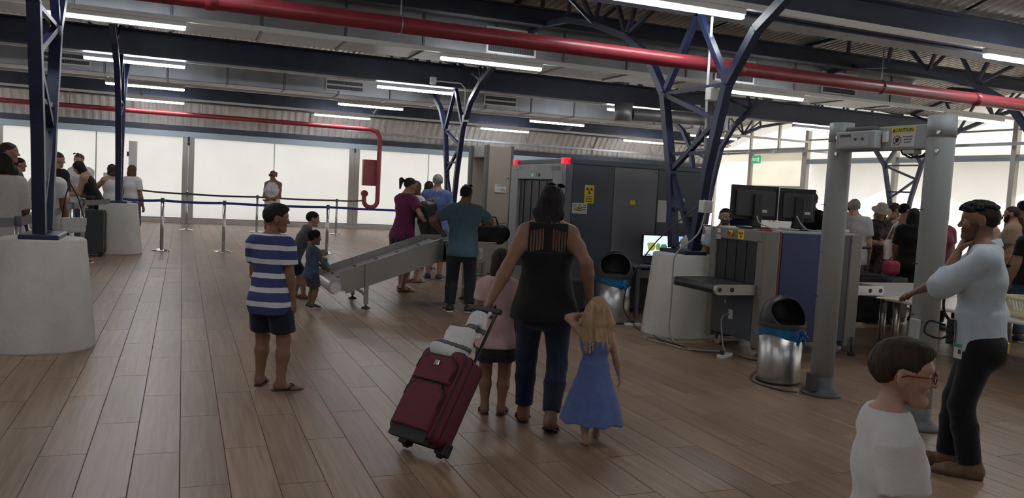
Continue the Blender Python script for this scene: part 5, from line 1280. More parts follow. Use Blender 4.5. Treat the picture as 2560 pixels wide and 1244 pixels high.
C_ = dict(navy=fabric('navy', (.012, .015, .028)), black=fabric('black', (.010, .010, .012)), white=fabric('white', (.62, .61, .60), .05), jeans=fabric('dark denim', (.016, .024, .050), .25), denim=fabric('denim', (.05, .075, .13), .2),
          blue=fabric('dress blue', (.095, .14, .32), .1), pink=fabric('pale pink', (.55, .38, .37), .1), teal=fabric('teal', (.072, .135, .17), .1), maroon=fabric('maroon', (.14, .02, .065), .12), greyt=fabric('grey tee', (.11, .11, .12)), bluegrey=fabric('blue grey', (.075, .12, .19)), dshort=fabric('slate shorts', (.05, .065, .085)), sky=fabric('light blue shirt', (.47, .54, .60), .08), chambray=fabric('chambray', (.12, .19, .42), .2), charcoal=fabric('charcoal', (.03, .03, .035)), cream=fabric('cream', (.55, .50, .42)), greytee=fabric('light grey tee', (.38, .37, .36), .06), yellow=fabric('mustard', (.45, .28, .03)), redc=fabric('brick red', (.30, .04, .03)), brown=fabric('brown', (.10, .055, .035)), tan=fabric('tan', (.25, .17, .11)), floral=fabric('dark floral', (.06, .045, .05), .9), wine=fabric('wine', (.16, .03, .05)))
M_suede = mat('tan suede', (.16, .10, .06), .9, 0, .3, 60, .15, 20); M_redf = mat('red frame', (.18, .008, .015), .3); M_sung = mat('dark lens', (.01, .01, .012), .1); M_wire = mat('thin metal frame', (.3, .28, .26), .3, .8)
M_strap = mat('dark rubber', (.03, .02, .018), .6); M_brsole = mat('brown rubber', (.06, .03, .02), .6)
T_ = lambda m, **k: dict(kind='top', m=m, **k)

# --- family in the foreground
p = (.62, 6.22)
person('boy in blue and white striped tee, dark shorts and flip-flops', p, 30, 1.39, hh=.150, skn='tan', res=.011, twist=6, head=(58, 4, 0), legL=(-.085, .05, .063, -10, 0), legR=(.125, -.05, .064, 55, 2), armL=(-.20, .20, .62), elL=(-1, -.4, 0), armR=(.19, .02, .50), curl=(.4, .55),
       hair=('short', 'black', 0, 1.08), wear=(T_(stripes(), sleeve=.36, hem=.070, loose=.020, fold=.005), dict(kind='shorts', m=C_['navy'], leg=.40, loose=.014)), shoes=dict(kind='flip', m=M_strap), build=1.0, legf=.485)
pm_ = (2.24, 4.88); fm = 24
hR_ = tl(pm_, fm, (2.46, 4.66, .90)); hL_ = tl(pm_, fm, (1.80, 4.80, .80))
mo = person('woman with long dark hair, black ladder-back top and dark jeans pulling the case', pm_, fm, 1.63, True, skn='tan', res=.011, lean=2, head=(16, 6, 4), armL=hL_, armR=hR_, elL=(-.2, -1, 0), elR=(.25, -1, .1), curl=(1.1, .9), palmL=(.2, -.4, -.8), palmR=(-.3, .2, -.6), legL=(-.10, .10, .073, -4, 0), legR=(.08, -.14, .095, 14, 22), kneeR=(.25, 1, 0),
       hair=('long', 'black', .05, 1.22), wear=(dict(kind='tank', m=C_['black'], hem=.045, loose=.022, fold=.004, flare=.012, cutfn=lambda q: np.where(q[..., 1] < .01, q[..., 2]+.145, -1)), dict(kind='trousers', m=C_['jeans'], leg=.94, loose=.008, fold=.003)), shoes=dict(kind='flip', m=M_strap), build=1.05, shw=.090)
# yoke with ladder cut-outs over the shoulder blades
J = mo.J; Tm = J['T']; lm_ = lambda Q: (Q-J['shl']) @ Tm
def yoke_cut(Q):
    q = lm_(Q); d = np.maximum.reduce([-.20-q[..., 2], np.abs(q[..., 0])-.128, (q[..., 2]-.045)])
    d = np.maximum(d, np.where(np.hypot(q[..., 0], q[..., 1]+.01) < .062, q[..., 2]-.020, -1))
    for sx_ in (-1, 1):
        for i in range(5):
            xc = sx_*(.036+i*.0188); d = np.maximum(d, np.where(q[..., 1] < .0, -np.maximum(np.abs(q[..., 0]-xc)-.0062, np.abs(q[..., 2]+.060+.004*i)-.070), -1))
    return d
yk = [{**p_, 'w': tuple((a_+.011, b_+.011) for a_, b_ in p_['w'])} for p_ in mo.torso[1:5]]
v, f = sdf_verts(yk, .0042, 0, None, yoke_cut); child(mo, 'ladder_back_yoke', v, f, C_['black'])
do_glasses(mo, M_black, up=1, lens=M_sung)
pg = (2.42, 4.46)
person('small blonde girl in a long blue sundress holding the woman\'s hand', pg, 20, .94, True, hh=.19, skn='light', res=.0095, lean=3, head=(6, 4, 0), armL=tl(pg, 20, (2.41, 4.60, .80)), elL=(-1, -.6, -.4), armR=(.17, .06, .42), elR=(1, -.6, 0), curl=(.9, .6), legL=(-.04, -.06, .05, 0, 12), legR=(.05, .10, .055, 5, 0),
       hair=('wavy', 'blonde', .15, 1.55), wear=(dict(kind='dress', m=C_['blue'], sleeve=0, leg=.70, loose=.010, flare=.105, fold=.005, neckcut=.05),), shoes=None, build=1.0, eyes=False)
pp = (2.04, 5.20)
person('girl in pale pink top and dark shorts with long brown ponytail', pp, 22, 1.18, True, hh=.155, skn='tan', res=.010, head=(4, 12, 0), armL=(-.17, .02, .47), armR=(.16, .05, .47), legL=(-.06, .02, .055, -8, 0), legR=(.055, .02, .055, 12, 0),
       hair=('wavy', 'brown', .21, .92), wear=(T_(C_['pink'], sleeve=.30, hem=.022, loose=.018, fold=.006), dict(kind='shorts', m=C_['charcoal'], leg=.27, loose=.012)), shoes=dict(kind='flip', m=M_brsole), eyes=False)
# --- guard and foreground boy
pgd = (4.46, 3.42); fgd = -40
gd = person('guard with curly dark hair in a light blue shirt, black trousers and suede boots', pgd, fgd, 1.67, hh=.142, skn='tan', res=.0105, lean=3, head=(-2, 2, 0), armL=(-.03, .165, 1.335), elL=(-.5, .35, -1), armR=tl(pgd, fgd, (4.60, 4.10, .99)), elR=(.6, -.5, -1), curl=(1.0, .25), palmL=(.3, -1, .1), palmR=(0, 0, -1), legL=(-.09, .0, .075, 2, 0), legR=(.07, .12, .075, 10, 0),
       hair=('fade', 'black'), wear=(T_(C_['sky'], sleeve=.74, hem=.018, loose=.018, fold=.006), dict(kind='trousers', m=C_['black'], leg=.98, loose=.013, fold=.004)), shoes=dict(kind='boot', m=M_suede, sole=M_brsole), beard=fabric('stubble', (.125, .068, .044)), shw=.105)
J = gd.J; Tg = J['T']; W_ = lambda x, y, z: Vector(J['pelvis']+Tg @ A3(x, y, z))
MB().loft([[W_(.158*math.cos(t), .118*math.sin(t)-.003, z) for t in np.linspace(0, 2*PI, 29)[:-1]] for z in (.015, .05)], False).build('waist_belt', M_black, gd.o)
bd_ = MB().bbox((-.028, -.003, -.045), (.028, .003, .045), .002, Matrix.Translation(W_(-.13, .12, -.07)) @ Matrix.Rotation(math.radians(50), 4, 'Z')).build('id_badge', M_paper, gd.o); MB().box((-.026, -.005, .022), (.026, .005, .043), Matrix.Translation(W_(-.13, .12, -.07)) @ Matrix.Rotation(math.radians(50), 4, 'Z')).build('badge_band', mat('green print', (.04, .30, .14), .5), bd_); MB().box((-.022, -.0052, -.015), (-.004, .0052, .012), Matrix.Translation(W_(-.13, .12, -.07)) @ Matrix.Rotation(math.radians(50), 4, 'Z')).build('badge_photo', M_dark, bd_)
MB().bbox((-.03, -.02, -.07), (.03, .02, .08), .006, Matrix.Translation(W_(-.05, .165, .03))).build('radio', M_black, gd.o)
MB().tube(smooth([W_(-.05, .17, .10), W_(-.10, .20, .16), W_(-.11, .20, .24), W_(-.09, .17, .28)]), .009, 6).tube(smooth([W_(-.05, .19, .07), W_(-.07, .28, .09), W_(-.07, .30, .02), W_(-.08, .22, -.01), W_(-.09, .17, .02)]), .007, 6).build('radio_cord', M_black, gd.o)
MB().tube([Vector(J['nb']+Tg @ A3(-.05, -.055, .02)), Vector(J['shl']+Tg @ A3(-.085, .03, .01)), Vector(J['chest']+Tg @ A3(-.075, .115, .05)), Vector(J['chest']+Tg @ A3(-.04, .13, -.05))], .006, 6).build('lanyard', C_['denim'], gd.o)
cl = MB(); th_ = np.linspace(-PI*.5+.45, PI*1.5-.45, 26)       # open at the throat
cl.loft([[Vector(J['nb']+Tg @ A3(r_*math.cos(t), .006-r_*1.08*math.sin(t), z_-.022*(1-math.sin(t))*.8)) for t in th_] for r_, z_ in ((.088, .012), (.074, .056), (.069, .058), (.068, .02))], False)
cl.build('collar', C_['sky'], gd.o)
MB().bbox((-.03, -.004, -.03), (.03, .004, .03), .002, Matrix.Translation(W_(-.10, -.135, -.035))).build('pocket_card', M_yel, gd.o)
ph = MB().bbox((-.035, -.07, -.004), (.035, .07, .004), .003); pho = ph.build('boarding_card', M_cream, None, (4.55, 4.22, .955), (0, 0, math.radians(30))); tag(pho, 'small card held out over the scanner belt by the guard', 'card')
person('boy with short brown hair, red glasses and white tee in front of the detector', (1.90, 1.72), 122, 1.215, hh=.158, skn='light', res=.0085, head=(10, 2, 0), armL=(-.16, .08, .52), armR=(.16, .10, .50), hair=('short', 'brown', 0, 1.06), wear=(T_(C_['white'], sleeve=.36, hem=.06, loose=.017, fold=.005), dict(kind='shorts', m=C_['navy'], leg=.42, loose=.014)), shoes=dict(kind='sneaker', m=M_dark), glasses=dict(m=M_redf))
# --- at the conveyor
person('boy in grey tee and dark shorts leaning forward behind the toddler', (1.43, 10.95), 92, 1.25, hh=.155, skn='light', res=.013, lean=26, pel=(0, -.08, -.03), head=(0, 8, 0), legL=(-.06, -.02, .055, -5, 0), legR=(.06, .08, .055, 5, 0), armL=(-.12, .30, .62), armR=(.12, .26, .58), hair=('short', 'black'), wear=(T_(C_['greyt'], sleeve=.33, hem=.05, loose=.014), dict(kind='shorts', m=C_['navy'], leg=.42, loose=.012)), shoes=dict(kind='sandal', m=M_brsole))
person('toddler with curly hair, blue-grey tee and slate shorts', (1.49, 10.12), 78, .96, hh=.182, skn='tan', res=.0115, head=(10, 2, 0), armL=(-.07, .15, .50), armR=(.06, .17, .49), elR=(1, -.4, -.5), elL=(-1, -.4, -.5), curl=(.9, .9), palmL=(1, 0, 0), palmR=(-1, 0, 0), hair=('curly', 'black', 0, 1.2), wear=(T_(C_['bluegrey'], sleeve=.34, hem=.05, loose=.015), dict(kind='shorts', m=C_['dshort'], leg=.42, loose=.015)), shoes=dict(kind='sneaker', m=M_dark))
tb = MB(); tb.sphere((0, 0, 0), .045, 8, (1, 1, 1.2)); tb.sphere((0, 0, .06), .03, 8); tag(tb.build('toy', mat('toy blue', (.03, .25, .50), .4), None, (1.655, 10.14, .53)), 'small bright blue toy held by the toddler', 'toy')
pma = (3.0, 11.62)
person('woman with ponytail in maroon polo and dark skirt lifting a case', pma, 62, 1.70, True, skn='light', res=.014, lean=5, head=(18, 10, 0), armL=tl(pma, 62, (3.40, 11.80, 1.33)), elL=(-1, -.2, -.6), armR=tl(pma, 62, (3.36, 11.38, .98)), elR=(1, -.5, -.8), curl=(1, .7), legL=(-.10, .10, .075, 0, 0), legR=(.06, -.02, .075, 20, 0),
       hair=('pony', 'brown', .075, 1.2), wear=(T_(C_['maroon'], sleeve=.33, hem=.03, loose=.016), dict(kind='skirt', m=C_['charcoal'], leg=.42, loose=.014, flare=.02)), shoes=dict(kind='sandal', m=M_brsole), eyes=False)
person('woman with shoulder-length brown hair and white shirt behind the lifted case', (3.46, 12.75), 58, 1.66, True, skn='light', res=.016, hair=('long', 'mid', .02, 1.08), wear=(T_(C_['white'], sleeve=.4, hem=.05, loose=.018), dict(kind='shorts', m=C_['charcoal'], leg=.42)), shoes=dict(kind='sandal', m=M_brsole), eyes=False, detail=False)
person('grey-haired man in a blue chambray shirt seen from behind', (3.95, 13.15), 22, 1.79, skn='light', res=.016, hair=('short', 'grey'), wear=(T_(C_['chambray'], sleeve=.42, hem=.06, loose=.022, fold=.007), dict(kind='trousers', m=C_['denim'], leg=.55)), shoes=dict(kind='sneaker', m=M_dark), eyes=False, detail=False)
person('dark-haired person mostly hidden behind the grey-haired man', (4.22, 14.6), 30, 1.68, True, res=.018, hair=('long', 'brown', .05), wear=(T_(C_['navy'], sleeve=.4, hem=.04), dict(kind='trousers', m=C_['jeans'], leg=.95)), shoes=dict(kind='sneaker', m=M_dark), eyes=False, detail=False)
pt = (3.27, 9.68); 
tm = person('man in teal tee and grey trousers at the conveyor with sunglasses on his head', pt, 24, 1.62, skn='tan', res=.013, lean=6, head=(14, 8, 0), armL=tl(pt, 24, (3.05, 9.95, 1.0)), elL=(-1, -.5, -.3), armR=tl(pt, 24, (3.68, 9.98, 1.12)), elR=(1, -.6, -.3), curl=(.8, .6), palmR=(0, 0, -1), legL=(-.13, .0, .075, -20, 0), legR=(.12, .02, .075, 22, 0),
       hair=('short', 'black'), wear=(T_(C_['teal'], sleeve=.36, hem=.05, loose=.020, fold=.006), dict(kind='trousers', m=fabric('dark grey trousers', (.022, .024, .032)), leg=.96, loose=.016, fold=.005)), shoes=dict(kind='sneaker', m=M_black, sole=M_paint), eyes=False, build=1.03)
do_glasses(tm, M_black, up=1, lens=M_sung)
# --- woman by the blinds, seated far person
person('woman with sunglasses in a white tank top standing by the blinds', (2.07, 20.9), 205, 1.76, True, hh=.125, skn='tan', res=.017, head=(14, 2, 0), armL=(.03, .17, 1.03), armR=(-.03, .18, 1.05), elL=(-1, -.5, 0), elR=(1, -.5, 0), hair=('pony', 'light', .05), wear=(dict(kind='tank', m=C_['white'], hem=.0, loose=.024), dict(kind='shorts', m=C_['cream'], leg=.2, loose=.012)), shoes=dict(kind='sneaker', m=M_paint), glasses=dict(m=M_black, lens=M_sung), fine=False)
def chair(loc, rz, label, seat=.45, m=M_black):
    c = empty('chair', loc, rz, label, 'chair'); MB().bbox((-.23, -.22, seat-.06), (.23, .23, seat), .025).build('seat', m, c); MB().bbox((-.21, -.27, seat+.08), (.21, -.22, seat+.48), .025).build('backrest', m, c)
    for sx_ in (-1, 1): MB().bar((sx_*.15, -.22, seat-.03), (sx_*.15, -.25, seat+.1), .03).build('back_support', M_dark, c)
    MB().cyl((0, 0, .10), (0, 0, seat-.05), .03, 12).build('gas_column', M_dark, c)
    for k in range(5):
        a = 2*PI*k/5; l = MB().bar((0, 0, .11), (.27*math.cos(a), .27*math.sin(a), .07), .035).build('base_arm', M_dark, c); MB().cyl((.27*math.cos(a)-.02, .27*math.sin(a), .03), (.27*math.cos(a)+.02, .27*math.sin(a), .03), .03, 10).build('castor', M_black, l)
    return c
def seated(label, loc, face, H, seat, **k):
    legf = .5 if k.get('hh', .13) < .14 else .478; z = seat+.055*H
    return person(label, loc, face, H, pel=(0, 0, z-legf*H), legL=(-.09, .40, .075, -5, 0), legR=(.09, .40, .075, 5, 0), **k)
chair((9.05, 22.3, 0), math.radians(180), 'dark chair by the blinds behind the tall portal')
seated('person in black sitting by the blinds beyond the tall portal', (9.05, 22.3), 195, 1.52, .45, fem=True, res=.02, skn='light', hair=('bob', 'mid', .0), wear=(T_(C_['black'], sleeve=.3, hem=.0), dict(kind='trousers', m=C_['black'], leg=.95)), shoes=dict(kind='sneaker', m=M_dark), eyes=False, detail=False)
# --- scanner operators
po = (6.12, 8.22)
chair((po[0]+.01, po[1]+.02, 0), math.radians(170), 'black office chair of the operator with glasses', .58)
seated('operator with glasses in a light blue shirt beside the bag scanner', po, 190, 1.64, .60, res=.012, skn='light', head=(24, 3, 0), hair=('crop', 'black'), beard=fabric('stubble light', (.10, .06, .045)), glasses=dict(m=M_wire), armL=(-.2, .2, .82), armR=(.2, .2, .82), wear=(T_(C_['sky'], sleeve=.30, hem=-.02, loose=.016), dict(kind='trousers', m=C_['black'], leg=.96)), shoes=dict(kind='sneaker', m=M_black))
po2 = (6.24, 8.90)
chair((po2[0], po2[1]-.04, 0), math.radians(10), 'black office chair in front of the blue-lit monitor', .45)
seated('second operator with dark hair and blue gloves bent towards the monitors', po2, 345, 1.66, .46, res=.014, skn='tan', lean=8, head=(0, 22, 0), armL=(-.1, .26, .95), armR=(.10, .24, 1.1), hair=('short', 'black'), wear=(T_(C_['white'], sleeve=.32, hem=-.02), dict(kind='trousers', m=C_['black'], leg=.96)), shoes=dict(kind='sneaker', m=M_black), eyes=False)
person('person in a dark navy jacket standing behind the monitors on the scanner', (7.25, 9.45), 60, 1.66, skn='tan', res=.016, lean=10, head=(10, 20, 0), hair=('short', 'brown'), wear=(T_(C_['navy'], sleeve=.95, hem=.05, loose=.022), dict(kind='trousers', m=C_['black'], leg=.96)), shoes=dict(kind='sneaker', m=M_dark), eyes=False, detail=False, build=1.15)

# --- the queue on the left
Q = 'people in the queue'; kw = dict(res=.016, eyes=False, group=Q)
person('woman with long black hair in a loose white shirt and black skirt', (-1.78, 10.2), -25, 1.70, True, skn='tan', head=(-20, 4, 0), armL=(-.16, .22, .95), armR=(.16, .20, .95), hair=('long', 'black', .20, 1.2), wear=(T_(C_['white'], sleeve=.50, hem=.10, loose=.022, fold=.009), dict(kind='skirt', m=C_['black'], leg=.75, flare=.01)), shoes=dict(kind='sneaker', m=M_dark), **kw)
person('tall man in a black tee behind the woman in the loose white shirt', (-1.98, 11.45), 62, 1.84, skn='mid', head=(20, 0, 0), armR=(.14, .26, 1.06), armL=(-.12, .28, 1.06), hair=('crop', 'brown'), wear=(T_(C_['black'], sleeve=.42, hem=.05, loose=.02), dict(kind='trousers', m=C_['jeans'], leg=.96)), shoes=dict(kind='sneaker', m=M_dark), build=1.12, **kw)
person('short-haired man far back in the queue, only his head showing', (-2.45, 15.1), 70, 1.69, skn='mid', hair=('crop', 'black'), wear=(T_(C_['charcoal'], sleeve=.4, hem=.05), dict(kind='trousers', m=C_['jeans'], leg=.96)), shoes=dict(kind='sneaker', m=M_dark), detail=False, **kw)
person('woman with very long black hair in white with a white handbag behind the column', (-1.66, 12.4), 15, 1.68, True, skn='tan', head=(10, 2, 0), hair=('long', 'black', .15, 1.0), armL=(-.1, .22, .98), wear=(T_(C_['white'], sleeve=.36, hem=.06, loose=.026, fold=.008), dict(kind='shorts', m=C_['white'], leg=.36, loose=.016)), shoes=dict(kind='sandal', m=M_brsole), **kw)
person('man with cropped hair in a black tee beside the column', (-1.84, 14.4), 40, 1.81, skn='mid', head=(30, 6, 0), hair=('crop', 'brown'), wear=(T_(C_['black'], sleeve=.42, hem=.05, loose=.02), dict(kind='trousers', m=C_['navy'], leg=.96)), shoes=dict(kind='sneaker', m=M_dark), build=1.06, **kw)
wm = person('bearded man in a white polo with sunglasses on his head, arms folded', (-1.93, 18.75), 190, 1.87, skn='light', head=(25, 12, 0), armL=(.05, .22, 1.10), armR=(-.05, .24, 1.08), elL=(-1, .2, -.8), elR=(1, .2, -.8), hair=('crop', 'mid'), beard=fabric('beard', (.09, .05, .03)), wear=(T_(C_['white'], sleeve=.36, hem=.04, loose=.016), dict(kind='shorts', m=C_['cream'], leg=.42)), shoes=dict(kind='sneaker', m=M_paint), **kw); do_glasses(wm, M_black, up=1, lens=M_sung)
MB().tube([Vector(wm.J['shl']+wm.J['T'] @ A3(.11, -.05, .03)), Vector(wm.J['shl']+wm.J['T'] @ A3(.11, .05, .045)), Vector(wm.J['chest']+wm.J['T'] @ A3(.11, .115, .0)), Vector(wm.J['waist']+wm.J['T'] @ A3(.13, .07, .03))], .016, 6).build('backpack_strap', M_black, wm.o)
person('woman with black hair in a black tank top bending over a trolley', (-1.62, 17.7), -78, 1.80, True, skn='light', lean=24, pel=(0, -.10, -.01), head=(-5, 30, 0), armL=(-.08, .42, 1.02), armR=(.06, .42, 1.02), hair=('bob', 'black', .06, 1.08), wear=(dict(kind='tank', m=C_['black'], hem=.03, loose=.012), dict(kind='trousers', m=C_['black'], leg=.9)), shoes=dict(kind='sneaker', m=M_dark), **kw)
person('woman in a white tank top raising a phone beside the middle column', (-1.32, 18.35), -15, 1.69, True, skn='light', head=(-10, 4, 0), armL=(-.10, .26, 1.30), armR=(.04, .26, 1.28), elL=(-1, 0, -1), hair=('long', 'brown', .02), wear=(dict(kind='tank', m=C_['white'], hem=.03, loose=.014), dict(kind='shorts', m=C_['denim'], leg=.3)), shoes=dict(kind='sandal', m=M_brsole), **kw)
person('woman with light brown hair in a white tee next to the middle plinth', (-1.0, 19.0), 25, 1.70, True, skn='tan', head=(-20, 2, 0), hair=('long', 'mid', .07, 1.05), wear=(T_(C_['white'], sleeve=.34, hem=.02, loose=.014), dict(kind='trousers', m=C_['denim'], leg=.95)), shoes=dict(kind='sneaker', m=M_paint), detail=False, **kw)

# --- the crowd on the right
Q = 'people in the crowd'; kw = dict(res=.017, eyes=False, group=Q, detail=False)
def atd(x, y, d):
    r = RM.T @ np.array([(x-1280)/FPX, (y-622)/FPX, 1.]); p = cam_p+r*d; return (float(p[0]), float(p[1])), float(p[2])
def crowd(label, pos, face, H, **k):
    k = {**kw, **k}; return person(label, pos, face, H, **k)
TR = lambda c='jeans': dict(kind='trousers', m=C_[c], leg=.96)
SN = dict(kind='sneaker', m=M_dark)
crowd('grey-haired man in a light grey tee seen from behind in the crowd', (9.02, 9.10), 40, 1.73, skn='light', hair=('crop', 'grey'), wear=(T_(C_['greytee'], sleeve=.36, hem=.05, loose=.024), TR('tan')), shoes=SN, build=1.15)
crowd('dark-clad man in the crowd half hidden by the detector pillar', (8.95, 9.9), 60, 1.80, hair=('short', 'black'), wear=(T_(C_['black'], sleeve=.4, hem=.05), TR()), shoes=SN)
crowd('woman with auburn hair in the crowd behind the man in grey', (9.75, 10.1), 30, 1.70, fem=True, hair=('bob', 'mid', .02), wear=(T_(C_['wine'], sleeve=.3, hem=.04), TR()), shoes=SN)
rc = crowd('man with a red cap in the crowd', (10.45, 10.6), 60, 1.70, hair=('short', 'brown'), wear=(T_(C_['floral'], sleeve=.36, hem=.05), TR('tan')), shoes=SN)
def hat(Bd, m, brim, crown, label_name, peak=False):
    s, c, R = Bd.hs, Bd.hc, Bd.hR; g = MB(); T = lambda x, y, z: Vector(c+R @ (A3(x, y, z)*s)); N = 28
    prof = [(.40, .22), (.40, .40), (.34, .40+crown*.7), (.2, .40+crown), (.01, .40+crown)] if not peak else [(.385, .18), (.385, .34), (.30, .50), (.16, .57), (.01, .58)]
    if not peak: prof = [(.40+brim, .17), (.40+brim*.5, .21)]+prof
    g.loft([[T(r*math.cos(t)*.93, r*math.sin(t)*1.12-.05, z) for t in np.linspace(0, 2*PI, N+1)[:-1]] for r, z in prof]); o = g.build(label_name, m, Bd.o)
    if peak: MB().loft([[T(x*.9, y, .19-.04*abs(x)) for x, y in ((-.3, .2), (-.22, .62), (0, .70), (.22, .62), (.3, .2))], [T(x*.9, y, .21-.04*abs(x)) for x, y in ((-.3, .2), (-.22, .62), (0, .70), (.22, .62), (.3, .2))]]).build('cap_peak', m, o)
hat(rc, C_['redc'], 0, 0, 'cap', True)
sh_ = crowd('woman in a straw hat with long blonde hair and dark floral dress', (9.85, 9.42), 200, 1.68, fem=True, skn='light', head=(10, 24, 0), armL=(.02, .26, 1.08), armR=(-.02, .25, 1.05), elL=(-1, -.3, -.4), elR=(1, -.3, -.4), hair=('wavy', 'blonde', .07, 1.0), wear=(dict(kind='dress', m=C_['floral'], sleeve=.3, leg=.45, flare=.03),), shoes=SN, detail=True)
hat(sh_, C_['cream'], .30, .26, 'straw_hat')
crowd('man with brown hair in the crowd behind the straw hat', (10.95, 10.2), 110, 1.72, hair=('short', 'brown'), wear=(T_(C_['brown'], sleeve=.36, hem=.05), TR()), shoes=SN)
crowd('woman with short dark hair in a pale tank top in the crowd', (10.55, 9.63), 95, 1.71, fem=True, skn='light', hair=('short', 'black'), wear=(dict(kind='tank', m=C_['greytee'], hem=.04, loose=.014), TR('black')), shoes=SN, detail=True)
tb_ = (9.65, 8.62)
crowd('woman with long black hair in black with a cream tote bag', tb_, 55, 1.64, fem=True, skn='tan', hair=('long', 'black', .10, 1.1), wear=(T_(C_['black'], sleeve=.4, hem=.06, loose=.02), dict(kind='skirt', m=C_['black'], leg=.5, flare=.03)), shoes=SN)
crowd('woman with curly blonde hair in a wine top behind the guard', (9.45, 8.0), 200, 1.67, fem=True, skn='light', hair=('wavy', 'light', .06, 1.2), wear=(T_(C_['wine'], sleeve=.3, hem=.04), TR()), shoes=SN)
cg_ = crowd('blonde woman with dark glasses in the crowd behind the guard', (11.55, 8.85), 120, 1.68, fem=True, skn='light', hair=('long', 'blonde', .03), wear=(dict(kind='tank', m=C_['black'], hem=.04), TR('cream')), shoes=SN, detail=True); do_glasses(cg_, M_black, lens=M_sung)
crowd('stooping person in a mustard shirt in the crowd', (12.4, 9.25), 70, 1.56, lean=15, hair=('short', 'brown'), wear=(T_(C_['yellow'], sleeve=.4, hem=.05, loose=.022), TR()), shoes=SN)
crowd('bearded man with short hair in a tan tee in the crowd', (10.85, 8.0), -30, 1.74, hair=('crop', 'brown'), beard=HR['brown'], wear=(T_(C_['tan'], sleeve=.36, hem=.05, loose=.018), TR('navy')), shoes=SN, detail=True)
crowd('woman with dark curly hair in a black tee and grey-blue jeans in the crowd', (9.90, 7.0), 20, 1.60, fem=True, hair=('wavy', 'black', .04, 1.25), wear=(T_(C_['black'], sleeve=.36, hem=.03, loose=.018), TR('denim')), shoes=SN, build=1.12)
crowd('tall dark-haired man at the end of the crowd', (13.4, 9.72), 30, 1.88, hair=('short', 'black'), wear=(T_(C_['brown'], sleeve=.36, hem=.05), TR()), shoes=SN)
# ------------------------------------------------------------------ luggage and small held things
M_burg = mat('burgundy nylon', (.12, .014, .03), .75, 0, .2, 150, .12, 10); M_burgd = mat('dark burgundy', (.05, .008, .014), .75); M_trim = mat('suitcase black trim', (.012, .011, .012), .6)
def suitcase(name, label, origin, u, a, L, W, D, m, mt, handle=.3, pockets=True, badge=False, group=None):
    """u long axis (to the handle), a axle axis; the pocket face looks along a x u"""
    u = Vector(u).normalized(); a = Vector(a); a = (a-u*a.dot(u)).normalized(); n = a.cross(u).normalized()
    c = empty(name, origin, 0, label, 'suitcase', group)
    Mx = Matrix(((a.x, n.x, u.x, 0), (a.y, n.y, u.y, 0), (a.z, n.z, u.z, 0), (0, 0, 0, 1)))
    def rrect(w, d, z, r=.05): 
        o = []
        for cx_, cz_, a0 in ((w/2-r, d-r, 0), (-w/2+r, d-r, 90), (-w/2+r, .02+r, 180), (w/2-r, .02+r, 270)):
            for i in range(6): t = math.radians(a0+90*i/5); o.append(Mx @ Vector((cx_+r*math.cos(t), z, cz_+r*math.sin(t))))
        return o
    sh = MB(); sh.loft([rrect(W-.03, L-.012, 0), rrect(W, L, .012), rrect(W, L, D-.014), rrect(W-.03, L-.012, D)]); sh.build('shell', m, c)
    for y in (.0, D):
        MB().tube([p for p in rrect(W-.004, L-.003, y+(.012 if y == 0 else -.012))], .006, 6, True).build('piping', mt, c)
    MB().tube([p for p in rrect(W+.004, L+.003, D*.62)], .004, 5, True).build('zip', mt, c)
    if pockets:
        for z0, z1 in ((.06, L*.60), (L*.62, L-.05)):
            pk = MB(); w2 = W*.84
            pk.loft([[Mx @ Vector((x, D+dy, z)) for x, z in ((-w2/2*k, z0+(1-k)*.1), (w2/2*k, z0+(1-k)*.1), (w2/2*k, z1-.05), (w2/2*k-.05, z1-(1-k)*.1), (-w2/2*k+.05, z1-(1-k)*.1), (-w2/2*k, z1-.05))] for k, dy in ((1, .0), (1, .018), (.93, .026))], True, False)
            po_ = pk.build('pocket', m, c); MB().tube([Mx @ Vector((x, D+.02, z)) for x, z in ((-w2/2, z1-.10), (-w2/2, z1-.05), (-w2/2+.05, z1), (w2/2-.05, z1), (w2/2, z1-.05), (w2/2, z1-.14))], .006, 6).build('pocket_zip', mt, po_)
    if badge: 
        bb = MB().bbox((-.018, D+.026, L-.115), (.018, D+.032, L-.085), .004, Mx).build('badge', M_steel, c)
    for s in (-1, 1):
        MB().bbox((s*W/2*.86-.035, -.012, -.01), (s*W/2*.86+.035, .06, .07), .008, Mx).build('corner_guard', mt, c)
        w = MB().cyl(Mx @ Vector((s*(W/2-.035)-.012, .022, .0)), Mx @ Vector((s*(W/2-.035)+.012, .022, .0)), .026, 14).build('wheel', M_black, c)
    MB().box((-W/2+.03, D-.04, -.006), (W/2-.03, D+.004, .06), Mx).build('kick_guard', mt, c)
    if handle:
        for s in (-1, 1): MB().bar(Mx @ Vector((s*.09, .025, L-.05)), Mx @ Vector((s*.09, .025, L+handle)), .014).build('handle_rod', M_dark, c)
        MB().bbox((-.12, .008, L+handle-.01), (.12, .042, L+handle+.025), .01, Mx).build('handle_grip', M_black, c)
    MB().tube([Mx @ Vector((x, D*.5, L+z)) for x, z in ((-.08, .0), (-.06, .022), (.06, .022), (.08, .0))], .008, 6).build('carry_handle', mt, c)
    return c, Mx
uu = Vector((.86*.56, .50*.56, .83))
sc_, Ms = suitcase('suitcase', 'burgundy cabin suitcase tilted on its wheels behind the woman', (1.35, 4.49, .026), uu, (.5, -.86, 0), .56, .34, .20, M_burg, M_trim, .36, True, True)
